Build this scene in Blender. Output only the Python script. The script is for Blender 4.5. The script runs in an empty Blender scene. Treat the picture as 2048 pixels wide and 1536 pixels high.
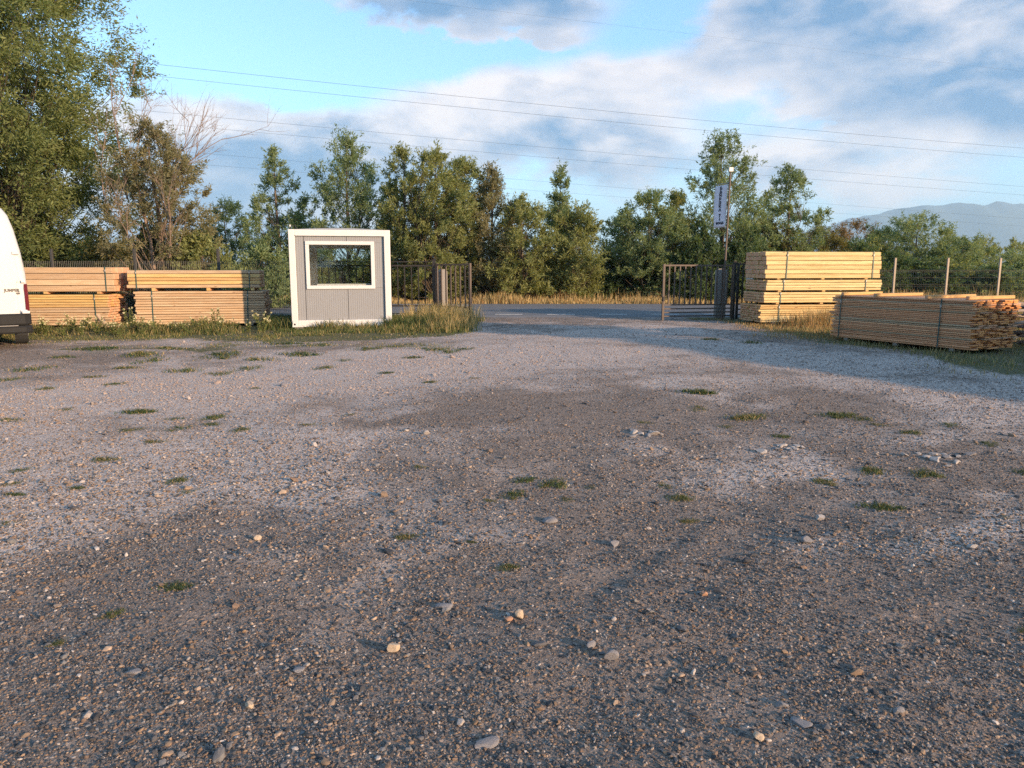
import bpy, bmesh, math, random
import numpy as np
from mathutils import Vector, Matrix, Euler

R = math.radians
scene = bpy.context.scene
COL = scene.collection

# ------------------------------------------------------------------ camera
cam_data = bpy.data.cameras.new('camera')
cam_data.sensor_width = 36.0
cam_data.lens = 26.37
cam_data.clip_start = 0.05
cam_data.clip_end = 60000.0
cam = bpy.data.objects.new('camera', cam_data)
COL.objects.link(cam)
cam.location = (0, 0, 1.5)
cam.rotation_euler = (R(90 - 8.83), 0, 0)
scene.camera = cam

# ------------------------------------------------------------------ light, sky, exposure
SUN_EL = R(12.3)
SUN_AZ = R(37)                       # measured from +X towards -Y (behind the camera, to the right)
SUN_DIR = Vector((math.cos(SUN_AZ) * math.cos(SUN_EL), -math.sin(SUN_AZ) * math.cos(SUN_EL), math.sin(SUN_EL)))
sun_data = bpy.data.lights.new('sun', 'SUN')
sun_data.energy = 5.0
sun_data.angle = R(1.0)
sun_data.color = (1.0, 0.72, 0.47)
sun = bpy.data.objects.new('sun', sun_data)
COL.objects.link(sun)
sun.rotation_euler = (-SUN_DIR).to_track_quat('-Z', 'Y').to_euler()
sun.location = (20, -20, 20)

scene.view_settings.view_transform = 'Standard'
scene.view_settings.look = 'None'
scene.view_settings.gamma = 1.0
scene.view_settings.use_curve_mapping = False
scene.view_settings.exposure = 1.30
scene.cycles.use_denoising = False
scene.cycles.max_bounces = 7
scene.cycles.diffuse_bounces = 4
scene.cycles.glossy_bounces = 3
scene.cycles.transmission_bounces = 5
scene.cycles.transparent_max_bounces = 10
scene.cycles.volume_bounces = 0
scene.cycles.sample_clamp_indirect = 6.0
scene.cycles.use_adaptive_sampling = True
scene.cycles.adaptive_threshold = 0.012


class NT:
    """small helper for node graphs"""
    def __init__(self, tree):
        self.t = tree
        self.n = tree.nodes
        self.l = tree.links

    def node(self, kind, **kw):
        nd = self.n.new(kind)
        for k, v in kw.items():
            setattr(nd, k, v)
        return nd

    def put(self, sock, v):
        if isinstance(v, bpy.types.NodeSocket):
            self.l.new(v, sock)
        elif v is not None:
            if sock.type == 'RGBA' and len(v) == 3:
                v = (*v, 1)
            sock.default_value = v

    def math(self, op, a, b=None, c=None, clamp=False):
        nd = self.node('ShaderNodeMath', operation=op, use_clamp=clamp)
        self.put(nd.inputs[0], a)
        if b is not None:
            self.put(nd.inputs[1], b)
        if c is not None:
            self.put(nd.inputs[2], c)
        return nd.outputs[0]

    def vmath(self, op, a, b=None):
        nd = self.node('ShaderNodeVectorMath', operation=op)
        self.put(nd.inputs[0], a)
        if b is not None:
            if op == 'SCALE':
                self.put(nd.inputs[3], b)
            else:
                self.put(nd.inputs[1], b)
        return nd.outputs['Value'] if op in ('DOT_PRODUCT', 'LENGTH', 'DISTANCE') else nd.outputs[0]

    def noise(self, vec, scale, detail=4, rough=0.55, dist=0.0):
        nd = self.node('ShaderNodeTexNoise')
        if vec is not None:
            self.l.new(vec, nd.inputs['Vector'])
        nd.inputs['Scale'].default_value = scale
        nd.inputs['Detail'].default_value = detail
        nd.inputs['Roughness'].default_value = rough
        nd.inputs['Distortion'].default_value = dist
        return nd.outputs['Fac']

    def voronoi(self, vec, scale, feature='F1', out='Distance', rnd=1.0):
        nd = self.node('ShaderNodeTexVoronoi', feature=feature)
        if vec is not None:
            self.l.new(vec, nd.inputs['Vector'])
        nd.inputs['Scale'].default_value = scale
        nd.inputs['Randomness'].default_value = rnd
        return nd.outputs[out]

    def mapr(self, v, a, b, c=0.0, d=1.0, smooth=False):
        nd = self.node('ShaderNodeMapRange')
        if smooth:
            nd.interpolation_type = 'SMOOTHSTEP'
        self.put(nd.inputs[0], v)
        for i, x in zip((1, 2, 3, 4), (a, b, c, d)):
            self.put(nd.inputs[i], x)
        return nd.outputs[0]

    def mix(self, f, a, b, blend='MIX'):
        nd = self.node('ShaderNodeMix', data_type='RGBA', blend_type=blend)
        self.put(nd.inputs[0], f)
        self.put(nd.inputs[6], a)
        self.put(nd.inputs[7], b)
        return nd.outputs[2]

    def ramp(self, f, stops):
        nd = self.node('ShaderNodeValToRGB')
        self.put(nd.inputs[0], f)
        el = nd.color_ramp.elements
        while len(el) > 1:
            el.remove(el[-1])
        el[0].position = stops[0][0]
        el[0].color = (*stops[0][1], 1)
        for p, c in stops[1:]:
            e = el.new(p)
            e.color = (*c, 1)
        return nd.outputs[0]

    def sep(self, v):
        nd = self.node('ShaderNodeSeparateXYZ')
        self.l.new(v, nd.inputs[0])
        return nd.outputs

    def comb(self, x, y, z):
        nd = self.node('ShaderNodeCombineXYZ')
        for i, v in enumerate((x, y, z)):
            self.put(nd.inputs[i], v)
        return nd.outputs[0]

    def bump(self, h, strength, dist=0.01, normal=None):
        nd = self.node('ShaderNodeBump')
        nd.inputs['Strength'].default_value = strength
        nd.inputs['Distance'].default_value = dist
        self.l.new(h, nd.inputs['Height'])
        if normal is not None:
            self.l.new(normal, nd.inputs['Normal'])
        return nd.outputs[0]


def build_world():
    w = bpy.data.worlds.new('World')
    scene.world = w
    w.use_nodes = True
    w.cycles.sampling_method = 'MANUAL'
    w.cycles.sample_map_resolution = 256
    g = NT(w.node_tree)
    g.n.clear()
    out = g.node('ShaderNodeOutputWorld')
    bg = g.node('ShaderNodeBackground')
    g.l.new(bg.outputs[0], out.inputs[0])
    sky = g.node('ShaderNodeTexSky')
    sky.sky_type = 'NISHITA'
    sky.sun_disc = False
    sky.sun_elevation = SUN_EL
    sky.sun_rotation = math.atan2(SUN_DIR.x, SUN_DIR.y)
    sky.altitude = 400
    sky.air_density = 1.0
    sky.dust_density = 0.6
    sky.ozone_density = 1.6
    d = g.node('ShaderNodeTexCoord').outputs['Generated']
    x, y, z = g.sep(d)
    # heaped clouds: noise over the view direction, squeezed in height
    P = g.vmath('MULTIPLY', d, (1.0, 1.0, 2.1))
    big = g.noise(P, 3.1, 2, 0.5)
    Pw = g.vmath('ADD', P, g.comb(g.math('MULTIPLY', big, 0.12), 0.0, g.math('MULTIPLY', big, -0.10)))
    fine = g.noise(Pw, 7.5, 6, 0.60)
    P2 = g.vmath('ADD', Pw, (0.022, 0.0, 0.05))
    fine2 = g.noise(P2, 7.5, 3, 0.60)
    ys = g.math('MAXIMUM', y, 0.05)
    u = g.math('DIVIDE', x, ys)
    v = g.math('DIVIDE', z, ys)
    wob = g.math('MULTIPLY', g.math('SUBTRACT', fine, 0.5), 0.24)
    uw = g.math('ADD', u, wob)
    vw = g.math('ADD', v, g.math('MULTIPLY', wob, 0.45))

    UV = g.comb(uw, vw, 0.0)

    def blobs(lst):
        tot = None
        for (cu, cv, ru, rv, a) in lst:
            e = g.vmath('MULTIPLY', g.vmath('SUBTRACT', UV, (cu, cv, 0.0)), (1 / ru, 1 / rv, 0.0))
            q = g.math('SUBTRACT', 1.0, g.math('MULTIPLY', g.vmath('DOT_PRODUCT', e, e), 0.42), clamp=True)
            q = g.math('MULTIPLY', q, q)
            tot = g.math('MULTIPLY', q, a) if tot is None else g.math('MULTIPLY_ADD', q, a, tot)
        return tot
    CLOUDS = [(-0.40, 0.190, 0.16, 0.035, 0.36), (-0.25, 0.150, 0.20, 0.045, 0.32), (-0.36, 0.085, 0.26, 0.06, 0.55),
              (0.0, 0.195, 0.20, 0.06, 0.36), (0.15, 0.15, 0.22, 0.06, 0.28), (-0.04, 0.325, 0.17, 0.045, 0.55),
              (0.46, 0.285, 0.27, 0.09, 0.80), (0.60, 0.20, 0.17, 0.06, 0.45), (0.46, 0.125, 0.18, 0.045, 0.28),
              (0.04, 0.283, 0.045, 0.014, 0.32), (0.145, 0.252, 0.07, 0.015, 0.22), (0.42, 0.178, 0.04, 0.007, 0.15),
              (-0.278, 0.312, 0.022, 0.006, 0.2), (-0.335, 0.239, 0.018, 0.006, 0.2),
              (-0.32, 0.27, 0.22, 0.055, -0.45), (-0.08, 0.258, 0.14, 0.022, -0.22), (0.19, 0.305, 0.07, 0.04, -0.24), (0.2, 0.06, 0.3, 0.05, -0.1)]
    DARK = [(-0.38, 0.07, 0.18, 0.085, 1.0), (-0.24, 0.140, 0.13, 0.040, 0.6), (-0.04, 0.335, 0.20, 0.06, 1.0),
            (0.46, 0.30, 0.26, 0.085, 0.8), (0.62, 0.200, 0.16, 0.05, 0.8), (0.08, 0.115, 0.35, 0.035, 0.6),
            (0.05, 0.155, 0.16, 0.025, 0.5)]
    dens = g.math('ADD', g.math('MULTIPLY', big, 0.62), g.math('MULTIPLY', fine, 0.38))
    dens = g.math('ADD', dens, blobs(CLOUDS))
    mask = g.mapr(dens, 0.49, 0.82, 0, 1, True)
    thick = g.mapr(dens, 0.60, 1.0, 0, 1, True)
    relief = g.math('MULTIPLY', g.math('SUBTRACT', fine, fine2), 1.8)
    shade = g.math('ADD', g.math('MULTIPLY', blobs(DARK), 0.80), g.math('MULTIPLY', thick, 0.12))
    shade = g.math('SUBTRACT', g.math('ADD', shade, 0.10), relief)
    shade = g.math('MINIMUM', g.math('MAXIMUM', shade, 0.0), 1.0)
    lit = g.mix(shade, (7.2, 6.5, 6.3), (1.0, 2.1, 3.7))
    # clear sky of this evening: the Nishita sky, its blue a little lighter and towards cyan
    clear = g.mix(1.0, sky.outputs[0], (1.75, 2.1, 2.4), 'MULTIPLY')
    clear = g.mix(0.28, clear, (1.9, 4.5, 7.4))
    low = g.mapr(z, 0.0, 0.20, 0.6, 0.0, True)
    clear = g.mix(low, clear, (4.2, 6.0, 7.2))
    colr = g.mix(g.math('MULTIPLY', mask, 0.93), clear, lit)
    ground = g.mapr(z, -0.02, 0.0, 1.0, 0.0)
    colr = g.mix(ground, colr, (1.4, 1.3, 1.1))
    g.put(bg.inputs[0], colr)
    bg.inputs[1].default_value = 0.067
    return w


build_world()


# ------------------------------------------------------------------ helpers: noise, meshes, objects
def vnoise(x, y, seed=0):
    """value noise in numpy, -1..1"""
    x = np.asarray(x, float)
    y = np.asarray(y, float)
    xi = np.floor(x).astype(np.int64)
    yi = np.floor(y).astype(np.int64)
    fx = x - xi
    fy = y - yi
    fx = fx * fx * (3 - 2 * fx)
    fy = fy * fy * (3 - 2 * fy)

    def h(a, b):
        n = (a * 374761393 + b * 668265263 + seed * 974711) & 0x7fffffff
        n = ((n ^ (n >> 13)) * 1274126177) & 0x7fffffff
        n = n ^ (n >> 16)
        return (n & 0xffff) / 32767.5 - 1.0
    a = h(xi, yi); b = h(xi + 1, yi); c = h(xi, yi + 1); d = h(xi + 1, yi + 1)
    return (a * (1 - fx) + b * fx) * (1 - fy) + (c * (1 - fx) + d * fx) * fy


def fbm(x, y, seed=0, oct=4, gain=0.5):
    t = 0
    a = 1.0
    for i in range(oct):
        t = t + a * vnoise(np.asarray(x) * 2 ** i + 17.3 * i, np.asarray(y) * 2 ** i - 9.1 * i, seed + i)
        a *= gain
    return t


def smooth(e0, e1, v):
    t = np.clip((v - e0) / (e1 - e0), 0, 1)
    return t * t * (3 - 2 * t)


def link(o, parent=None):
    COL.objects.link(o)
    if parent is not None:
        o.parent = parent
    return o


def tag(o, label=None, cat=None, group=None, kind=None):
    if label: o['label'] = label
    if cat: o['category'] = cat
    if group: o['group'] = group
    if kind: o['kind'] = kind
    return o


def empty(name, loc=(0, 0, 0), rz=0.0):
    o = bpy.data.objects.new(name, None)
    o.empty_display_size = 0.2
    o.location = loc
    o.rotation_euler = (0, 0, rz)
    return link(o)


def np_mesh(name, V, F, mat, col=None, smooth_shade=False):
    """mesh from numpy arrays; F is (n,3) or (n,4); col optional (nverts,3)"""
    me = bpy.data.meshes.new(name)
    V = np.ascontiguousarray(V, np.float32)
    F = np.ascontiguousarray(F, np.int32)
    nf, k = F.shape
    me.vertices.add(len(V))
    me.vertices.foreach_set('co', V.ravel())
    me.loops.add(nf * k)
    me.loops.foreach_set('vertex_index', F.ravel())
    me.polygons.add(nf)
    me.polygons.foreach_set('loop_start', np.arange(0, nf * k, k, dtype=np.int32))
    me.polygons.foreach_set('use_smooth', np.full(nf, smooth_shade, bool))
    if col is not None:
        at_ = me.attributes.new('tone', 'FLOAT_COLOR', 'POINT')
        c4 = np.ones((len(V), 4), np.float32)
        c4[:, :3] = col
        at_.data.foreach_set('color', c4.ravel())
    me.update(calc_edges=True)
    me.validate()
    if mat: me.materials.append(mat)
    return me


class MB:
    """collects simple shapes into one mesh"""
    def __init__(self):
        self.bm = bmesh.new()

    def box(self, c, s, rot=None, bevel=0.0, seg=1):
        m = Matrix.Translation(Vector(c))
        if rot is not None:
            m = m @ Euler(rot).to_matrix().to_4x4()
        m = m @ Matrix.Diagonal((*s, 1))
        r = bmesh.ops.create_cube(self.bm, size=1.0, matrix=m)
        if bevel:
            es = list({e for v in r['verts'] for e in v.link_edges})
            bmesh.ops.bevel(self.bm, geom=es, offset=bevel, segments=seg, affect='EDGES', profile=0.6)
        return self

    def poly(self, pts, faces):
        vs = [self.bm.verts.new(p) for p in pts]
        for f in faces:
            self.bm.faces.new([vs[i] for i in f])
        return self

    def prism(self, outline, y0, y1):
        """outline of (x,z) pairs extruded along y"""
        n = len(outline)
        a = [self.bm.verts.new((x, y0, z)) for x, z in outline]
        b = [self.bm.verts.new((x, y1, z)) for x, z in outline]
        self.bm.faces.new(a)
        self.bm.faces.new(b[::-1])
        for i in range(n):
            j = (i + 1) % n
            self.bm.faces.new((a[j], a[i], b[i], b[j]))
        return self

    def tube(self, pts, rad, n=6, cap=True):
        pts = [Vector(p) for p in pts]
        if not isinstance(rad, (list, tuple)):
            rad = [rad] * len(pts)
        rings = []
        up = Vector((0.13, 0.31, 0.94))
        for i, p in enumerate(pts):
            a = pts[max(i - 1, 0)]
            b = pts[min(i + 1, len(pts) - 1)]
            t = (b - a).normalized()
            s = t.cross(up)
            if s.length < 1e-3:
                s = t.cross(Vector((1, 0, 0)))
            s.normalize()
            q = s.cross(t)
            rings.append([self.bm.verts.new(p + (s * math.cos(2 * math.pi * j / n) + q * math.sin(2 * math.pi * j / n)) * rad[i]) for j in range(n)])
        for r0, r1 in zip(rings, rings[1:]):
            for j in range(n):
                self.bm.faces.new((r0[j], r0[(j + 1) % n], r1[(j + 1) % n], r1[j]))
        if cap:
            self.bm.faces.new(rings[0][::-1])
            self.bm.faces.new(rings[-1])
        return self

    def mesh(self, name, mat, smooth_shade=False):
        bmesh.ops.recalc_face_normals(self.bm, faces=self.bm.faces)
        me = bpy.data.meshes.new(name)
        self.bm.to_mesh(me)
        self.bm.free()
        if smooth_shade:
            me.polygons.foreach_set('use_smooth', [True] * len(me.polygons))
        if mat: me.materials.append(mat)
        return me

    def build(self, name, mat, parent=None, smooth_shade=False):
        return link(bpy.data.objects.new(name, self.mesh(name, mat, smooth_shade)), parent)


def text_mesh(name, body, size, mat, extrude=0.002, bold=0.0):
    cu = bpy.data.curves.new(name, 'FONT')
    cu.body = body
    cu.size = size
    cu.extrude = extrude
    cu.offset = bold
    cu.align_x = 'CENTER'
    cu.align_y = 'CENTER'
    cu.resolution_u = 3
    tmp = bpy.data.objects.new(name + '_tmp', cu)
    COL.objects.link(tmp)
    dg = bpy.context.evaluated_depsgraph_get()
    me = bpy.data.meshes.new_from_object(tmp.evaluated_get(dg))
    bpy.data.objects.remove(tmp)
    me.materials.clear()
    me.materials.append(mat)
    return me


# ------------------------------------------------------------------ materials
MATS = {}


def new_mat(name):
    m = bpy.data.materials.new(name)
    m.use_nodes = True
    g = NT(m.node_tree)
    b = m.node_tree.nodes['Principled BSDF']
    MATS[name] = m
    return m, g, b


def obj_coord(g):
    return g.node('ShaderNodeTexCoord').outputs['Object']


def world_pos(g):
    return g.node('ShaderNodeNewGeometry').outputs['Position']


def plain(name, col, rough=0.6, metal=0.0, var=0.12, scale=6.0, bump=0.0, spec=0.5):
    m, g, b = new_mat(name)
    n = g.noise(obj_coord(g), scale, 5, 0.6)
    lo = tuple(c * (1 - var) for c in col)
    hi = tuple(min(1, c * (1 + var)) for c in col)
    g.put(b.inputs['Base Color'], g.mix(n, lo, hi))
    b.inputs['Roughness'].default_value = rough
    b.inputs['Metallic'].default_value = metal
    b.inputs['Specular IOR Level'].default_value = spec
    if bump:
        g.put(b.inputs['Normal'], g.bump(g.noise(obj_coord(g), scale * 8, 3), bump, 0.004))
    return m


def wood_mat(name, cols, dirt=0.25, end=(0.56, 0.28, 0.16)):
    """sawn softwood; every board gets its own tone, grain runs along local x, end grain on the cut ends"""
    m, g, b = new_mat(name)
    oc = obj_coord(g)
    info = g.node('ShaderNodeObjectInfo')
    rnd = info.outputs['Random']
    off = g.vmath('SCALE', g.comb(rnd, g.math('MULTIPLY', rnd, 7.1), g.math('MULTIPLY', rnd, 3.3)), 40.0)
    p = g.vmath('ADD', oc, off)
    gp = g.vmath('MULTIPLY', p, (0.9, 14.0, 14.0))
    grain = g.noise(gp, 2.2, 6, 0.65, 0.6)
    base = g.ramp(rnd, [(i / max(1, len(cols) - 1), c) for i, c in enumerate(cols)])
    col = g.mix(g.mapr(grain, 0.42, 0.72), base, g.mix(1.0, base, (0.74, 0.62, 0.52), 'MULTIPLY'))
    # knots
    kd = g.voronoi(g.vmath('MULTIPLY', p, (1.0, 3.4, 3.4)), 2.1)
    knot = g.mapr(kd, 0.05, 0.13, 1.0, 0.0, True)
    col = g.mix(g.math('MULTIPLY', knot, 0.75), col, (0.16, 0.075, 0.035))
    # weather stains
    st = g.mapr(g.noise(g.vmath('MULTIPLY', p, (0.6, 4.0, 4.0)), 1.7, 5, 0.6), 0.52, 0.75)
    col = g.mix(g.math('MULTIPLY', st, dirt), col, (0.25, 0.19, 0.15))
    # cut ends
    nrm = g.node('ShaderNodeTexCoord').outputs['Normal']
    nx = g.math('ABSOLUTE', g.sep(nrm)[0])
    ring = g.noise(g.vmath('MULTIPLY', p, (1.0, 30.0, 30.0)), 1.2, 4, 0.6, 1.2)
    endc = g.mix(ring, tuple(c * 0.72 for c in end), tuple(min(1, c * 1.25) for c in end))
    endc = g.mix(g.math('MULTIPLY', rnd, 0.25), endc, base)
    col = g.mix(g.mapr(nx, 0.6, 0.8), col, endc)
    g.put(b.inputs['Base Color'], col)
    b.inputs['Roughness'].default_value = 0.75
    b.inputs['Specular IOR Level'].default_value = 0.25
    g.put(b.inputs['Normal'], g.bump(grain, 0.25, 0.004))
    return m


M_wood_y = wood_mat('wood_fresh_yellow', [(0.62, 0.455, 0.21), (0.72, 0.55, 0.27), (0.58, 0.42, 0.19), (0.74, 0.585, 0.31)], 0.18)
M_wood_o = wood_mat('wood_orange', [(0.50, 0.32, 0.125), (0.60, 0.41, 0.16), (0.48, 0.30, 0.13), (0.62, 0.44, 0.185)], 0.2)
M_wood_p = wood_mat('wood_pinkish', [(0.42, 0.295, 0.18), (0.52, 0.37, 0.225), (0.45, 0.305, 0.18), (0.56, 0.405, 0.25), (0.44, 0.32, 0.205)], 0.32)
M_wood_b = wood_mat('wood_brownish', [(0.60, 0.29, 0.145), (0.70, 0.35, 0.18), (0.48, 0.225, 0.115), (0.74, 0.40, 0.21)], 0.2, (0.66, 0.28, 0.085))
M_wood_grey = wood_mat('wood_weathered', [(0.20, 0.17, 0.15), (0.27, 0.23, 0.20), (0.16, 0.13, 0.11)], 0.5, (0.2, 0.15, 0.11))
M_strap = plain('strap_green', (0.012, 0.065, 0.062), 0.45)
M_white = plain('cabin_white', (0.56, 0.545, 0.52), 0.42, 0, 0.05, 3)
M_grey = plain('panel_grey', (0.235, 0.232, 0.234), 0.5, 0, 0.05, 2)
M_inner = plain('inner_wall', (0.62, 0.60, 0.57), 0.6, 0, 0.05, 2)
M_dark = plain('dark_gap', (0.02, 0.02, 0.02), 0.7)
M_roof = plain('roof_metal', (0.30, 0.30, 0.31), 0.4, 0.6)
M_floor = plain('cabin_floor', (0.22, 0.17, 0.13), 0.5)
M_black = plain('black_metal', (0.020, 0.017, 0.016), 0.55, 0.2, 0.3, 12)
M_rust = plain('brown_metal', (0.085, 0.060, 0.045), 0.6, 0.2, 0.45, 14, 0.1)
M_galv = plain('galvanised', (0.36, 0.33, 0.29), 0.5, 0.35, 0.15, 10)
M_wire = plain('fence_wire', (0.16, 0.15, 0.135), 0.5, 0.4)
M_post = plain('fence_post_metal', (0.33, 0.26, 0.19), 0.55, 0.2, 0.2, 8)
M_postd = plain('fence_post_dark', (0.05, 0.045, 0.04), 0.6, 0.2, 0.2, 8)
M_conc = plain('concrete', (0.19, 0.17, 0.15), 0.85, 0, 0.25, 9, 0.3)
M_vanw = plain('van_paint', (0.52, 0.51, 0.49), 0.28, 0, 0.03, 2)
M_plast = plain('bumper_plastic', (0.018, 0.017, 0.016), 0.7, 0, 0.25, 9, 0.0, 0.2)
M_red = plain('tail_lamp_red', (0.11, 0.012, 0.016), 0.25)
M_tyre = plain('tyre', (0.02, 0.02, 0.02), 0.8)
M_chrome = plain('badge_chrome', (0.10, 0.085, 0.07), 0.5, 0.2)
M_banner = plain('banner_cloth', (0.66, 0.60, 0.64), 0.8, 0, 0.05, 4)
M_ink = plain('banner_ink', (0.02, 0.018, 0.03), 0.8)
M_cable = plain('power_cable', (0.05, 0.06, 0.075), 0.5, 0.3)
M_lampw = plain('lamp_face', (0.85, 0.80, 0.66), 0.3)
M_shedw = plain('shed_sheet', (0.35, 0.34, 0.33), 0.6, 0.2)


def glass_mat():
    m, g, b = new_mat('window_glass')
    g.n.remove(b)
    out = g.n['Material Output']
    tr = g.node('ShaderNodeBsdfTransparent')
    tr.inputs[0].default_value = (0.95, 0.97, 0.96, 1)
    gl = g.node('ShaderNodeBsdfGlossy')
    gl.inputs['Roughness'].default_value = 0.01
    fr = g.node('ShaderNodeFresnel')
    fr.inputs[0].default_value = 1.42
    mx = g.node('ShaderNodeMixShader')
    g.l.new(fr.outputs[0], mx.inputs[0])
    g.l.new(tr.outputs[0], mx.inputs[1])
    g.l.new(gl.outputs[0], mx.inputs[2])
    g.l.new(mx.outputs[0], out.inputs[0])
    return m


M_glass = glass_mat()


def leaf_mat(name, trans=0.35, rough=0.55):
    m, g, b = new_mat(name)
    out = g.n['Material Output']
    at_ = g.node('ShaderNodeAttribute', attribute_name='tone')
    col = at_.outputs['Color']
    g.put(b.inputs['Base Color'], col)
    b.inputs['Roughness'].default_value = rough
    b.inputs['Specular IOR Level'].default_value = 0.35
    tl = g.node('ShaderNodeBsdfTranslucent')
    g.put(tl.inputs[0], g.mix(1.0, col, (1.25, 1.15, 0.55), 'MULTIPLY'))
    mx = g.node('ShaderNodeMixShader')
    mx.inputs[0].default_value = trans
    g.l.new(b.outputs[0], mx.inputs[1])
    g.l.new(tl.outputs[0], mx.inputs[2])
    g.l.new(mx.outputs[0], out.inputs[0])
    return m


M_leaf = leaf_mat('leaf', 0.5)
M_grass = leaf_mat('grass_blade', 0.25, 0.7)


def bark_mat(name, a, b_):
    m, g, b = new_mat(name)
    n = g.noise(g.vmath('MULTIPLY', obj_coord(g), (6, 6, 1.5)), 4, 6, 0.7)
    g.put(b.inputs['Base Color'], g.mix(n, a, b_))
    b.inputs['Roughness'].default_value = 0.9
    g.put(b.inputs['Normal'], g.bump(n, 0.5, 0.02))
    return m


M_bark = bark_mat('bark', (0.05, 0.038, 0.028), (0.16, 0.115, 0.08))
M_barkd = bark_mat('bark_dry', (0.14, 0.10, 0.075), (0.30, 0.21, 0.15))


def ground_mat():
    m, g, b = new_mat('yard_gravel_ground')
    P = world_pos(g)
    at_ = g.node('ShaderNodeAttribute', attribute_name='tone')
    r_, g_, b__ = (lambda s: (s.outputs[0], s.outputs[1], s.outputs[2]))(
        (lambda nd: (g.l.new(at_.outputs['Color'], nd.inputs[0]), nd)[1])(g.node('ShaderNodeSeparateColor')))
    brk = g.math('SUBTRACT', g.noise(P, 2.3, 6, 0.65), 0.5)
    light = g.mapr(g.math('ADD', r_, g.math('MULTIPLY', brk, 0.8)), 0.2, 0.8, 0, 1, True)
    green = g.mapr(g.math('ADD', g_, g.math('MULTIPLY', g.math('SUBTRACT', g.noise(P, 5.0, 6, 0.7), 0.5), 1.1)), 0.45, 0.75, 0, 1, True)
    field = b__
    soil = g.ramp(g.noise(P, 9.0, 8, 0.7), [(0.25, (0.130, 0.092, 0.069)), (0.5, (0.215, 0.158, 0.121)), (0.75, (0.305, 0.228, 0.178))])
    pale = g.ramp(g.noise(P, 14.0, 8, 0.7), [(0.25, (0.355, 0.275, 0.228)), (0.5, (0.49, 0.39, 0.325)), (0.8, (0.61, 0.505, 0.43))])
    base = g.mix(light, soil, pale)
    # small stones: three sizes of cells, each cell with its own tone
    hs = None
    for sc, amt in ((26.0, 0.5), (60.0, 0.75), (125.0, 0.75)):
        cell = g.node('ShaderNodeTexVoronoi')
        g.l.new(P, cell.inputs['Vector'])
        cell.inputs['Scale'].default_value = sc
        cs = g.node('ShaderNodeSeparateColor')
        g.l.new(cell.outputs['Color'], cs.inputs[0])
        stone = g.ramp(cs.outputs[0], [(0.0, (0.045, 0.043, 0.045)), (0.3, (0.105, 0.098, 0.096)), (0.55, (0.20, 0.15, 0.115)),
                                       (0.8, (0.33, 0.24, 0.185)), (1.0, (0.46, 0.39, 0.34))])
        stone = g.mix(g.math('MULTIPLY', light, 0.6), stone, (0.45, 0.36, 0.32))
        rad = g.mapr(cs.outputs[1], 0.0, 1.0, 0.16, 0.55)
        on = g.mapr(g.math('SUBTRACT', rad, cell.outputs['Distance']), 0.0, 0.08, 0, 1, True)
        base = g.mix(g.math('MULTIPLY', on, amt), base, stone)
        dome = g.math('MULTIPLY', g.math('MAXIMUM', g.math('SUBTRACT', rad, cell.outputs['Distance']), 0.0), 1.0 / sc)
        hs = dome if hs is None else g.math('ADD', hs, dome)
    grs = g.ramp(g.noise(P, 22.0, 6, 0.7), [(0.3, (0.060, 0.062, 0.024)), (0.55, (0.13, 0.112, 0.050)), (0.8, (0.24, 0.185, 0.095))])
    base = g.mix(green, base, grs)
    fld = g.ramp(g.noise(g.vmath('MULTIPLY', P, (0.25, 1, 1)), 0.5, 7, 0.65), [(0.3, (0.25, 0.19, 0.09)), (0.55, (0.36, 0.27, 0.13)), (0.8, (0.20, 0.19, 0.08))])
    base = g.mix(field, base, fld)
    g.put(b.inputs['Base Color'], base)
    b.inputs['Roughness'].default_value = 0.92
    b.inputs['Specular IOR Level'].default_value = 0.2
    hh = g.math('ADD', hs, g.math('MULTIPLY', g.noise(P, 30.0, 7, 0.7), 0.010))
    g.put(b.inputs['Normal'], g.bump(hh, 1.0, 1.0))
    return m


def asphalt_mat():
    m, g, b = new_mat('asphalt')
    P = world_pos(g)
    n = g.noise(g.vmath('MULTIPLY', P, (0.12, 1.0, 1.0)), 1.3, 6, 0.6)
    f = g.noise(P, 60, 4, 0.7)
    c = g.ramp(n, [(0.3, (0.105, 0.097, 0.095)), (0.6, (0.15, 0.138, 0.133)), (0.8, (0.20, 0.18, 0.17))])
    c = g.mix(g.mapr(f, 0.4, 0.75, 0, 0.5), c, (0.16, 0.15, 0.14))
    g.put(b.inputs['Base Color'], c)
    b.inputs['Roughness'].default_value = 0.85
    g.put(b.inputs['Normal'], g.bump(f, 0.4, 0.01))
    return m


def stone_mat():
    m, g, b = new_mat('stone')
    at_ = g.node('ShaderNodeAttribute', attribute_name='stone_tone')
    at_.attribute_type = 'INSTANCER'
    n = g.noise(obj_coord(g), 2.2, 4, 0.6)
    c = g.mix(g.mapr(n, 0.3, 0.7), g.mix(1.0, at_.outputs['Color'], (0.72, 0.72, 0.72), 'MULTIPLY'), at_.outputs['Color'])
    g.put(b.inputs['Base Color'], c)
    b.inputs['Roughness'].default_value = 0.85
    b.inputs['Specular IOR Level'].default_value = 0.3
    return m


def rock_mat(name, a, b_):
    m, g, b = new_mat(name)
    oc = obj_coord(g)
    n = g.noise(oc, 14, 6, 0.65)
    g.put(b.inputs['Base Color'], g.mix(g.mapr(n, 0.3, 0.7), a, b_))
    b.inputs['Roughness'].default_value = 0.85
    g.put(b.inputs['Normal'], g.bump(g.noise(oc, 40, 5, 0.7), 0.4, 0.01))
    return m


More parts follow.
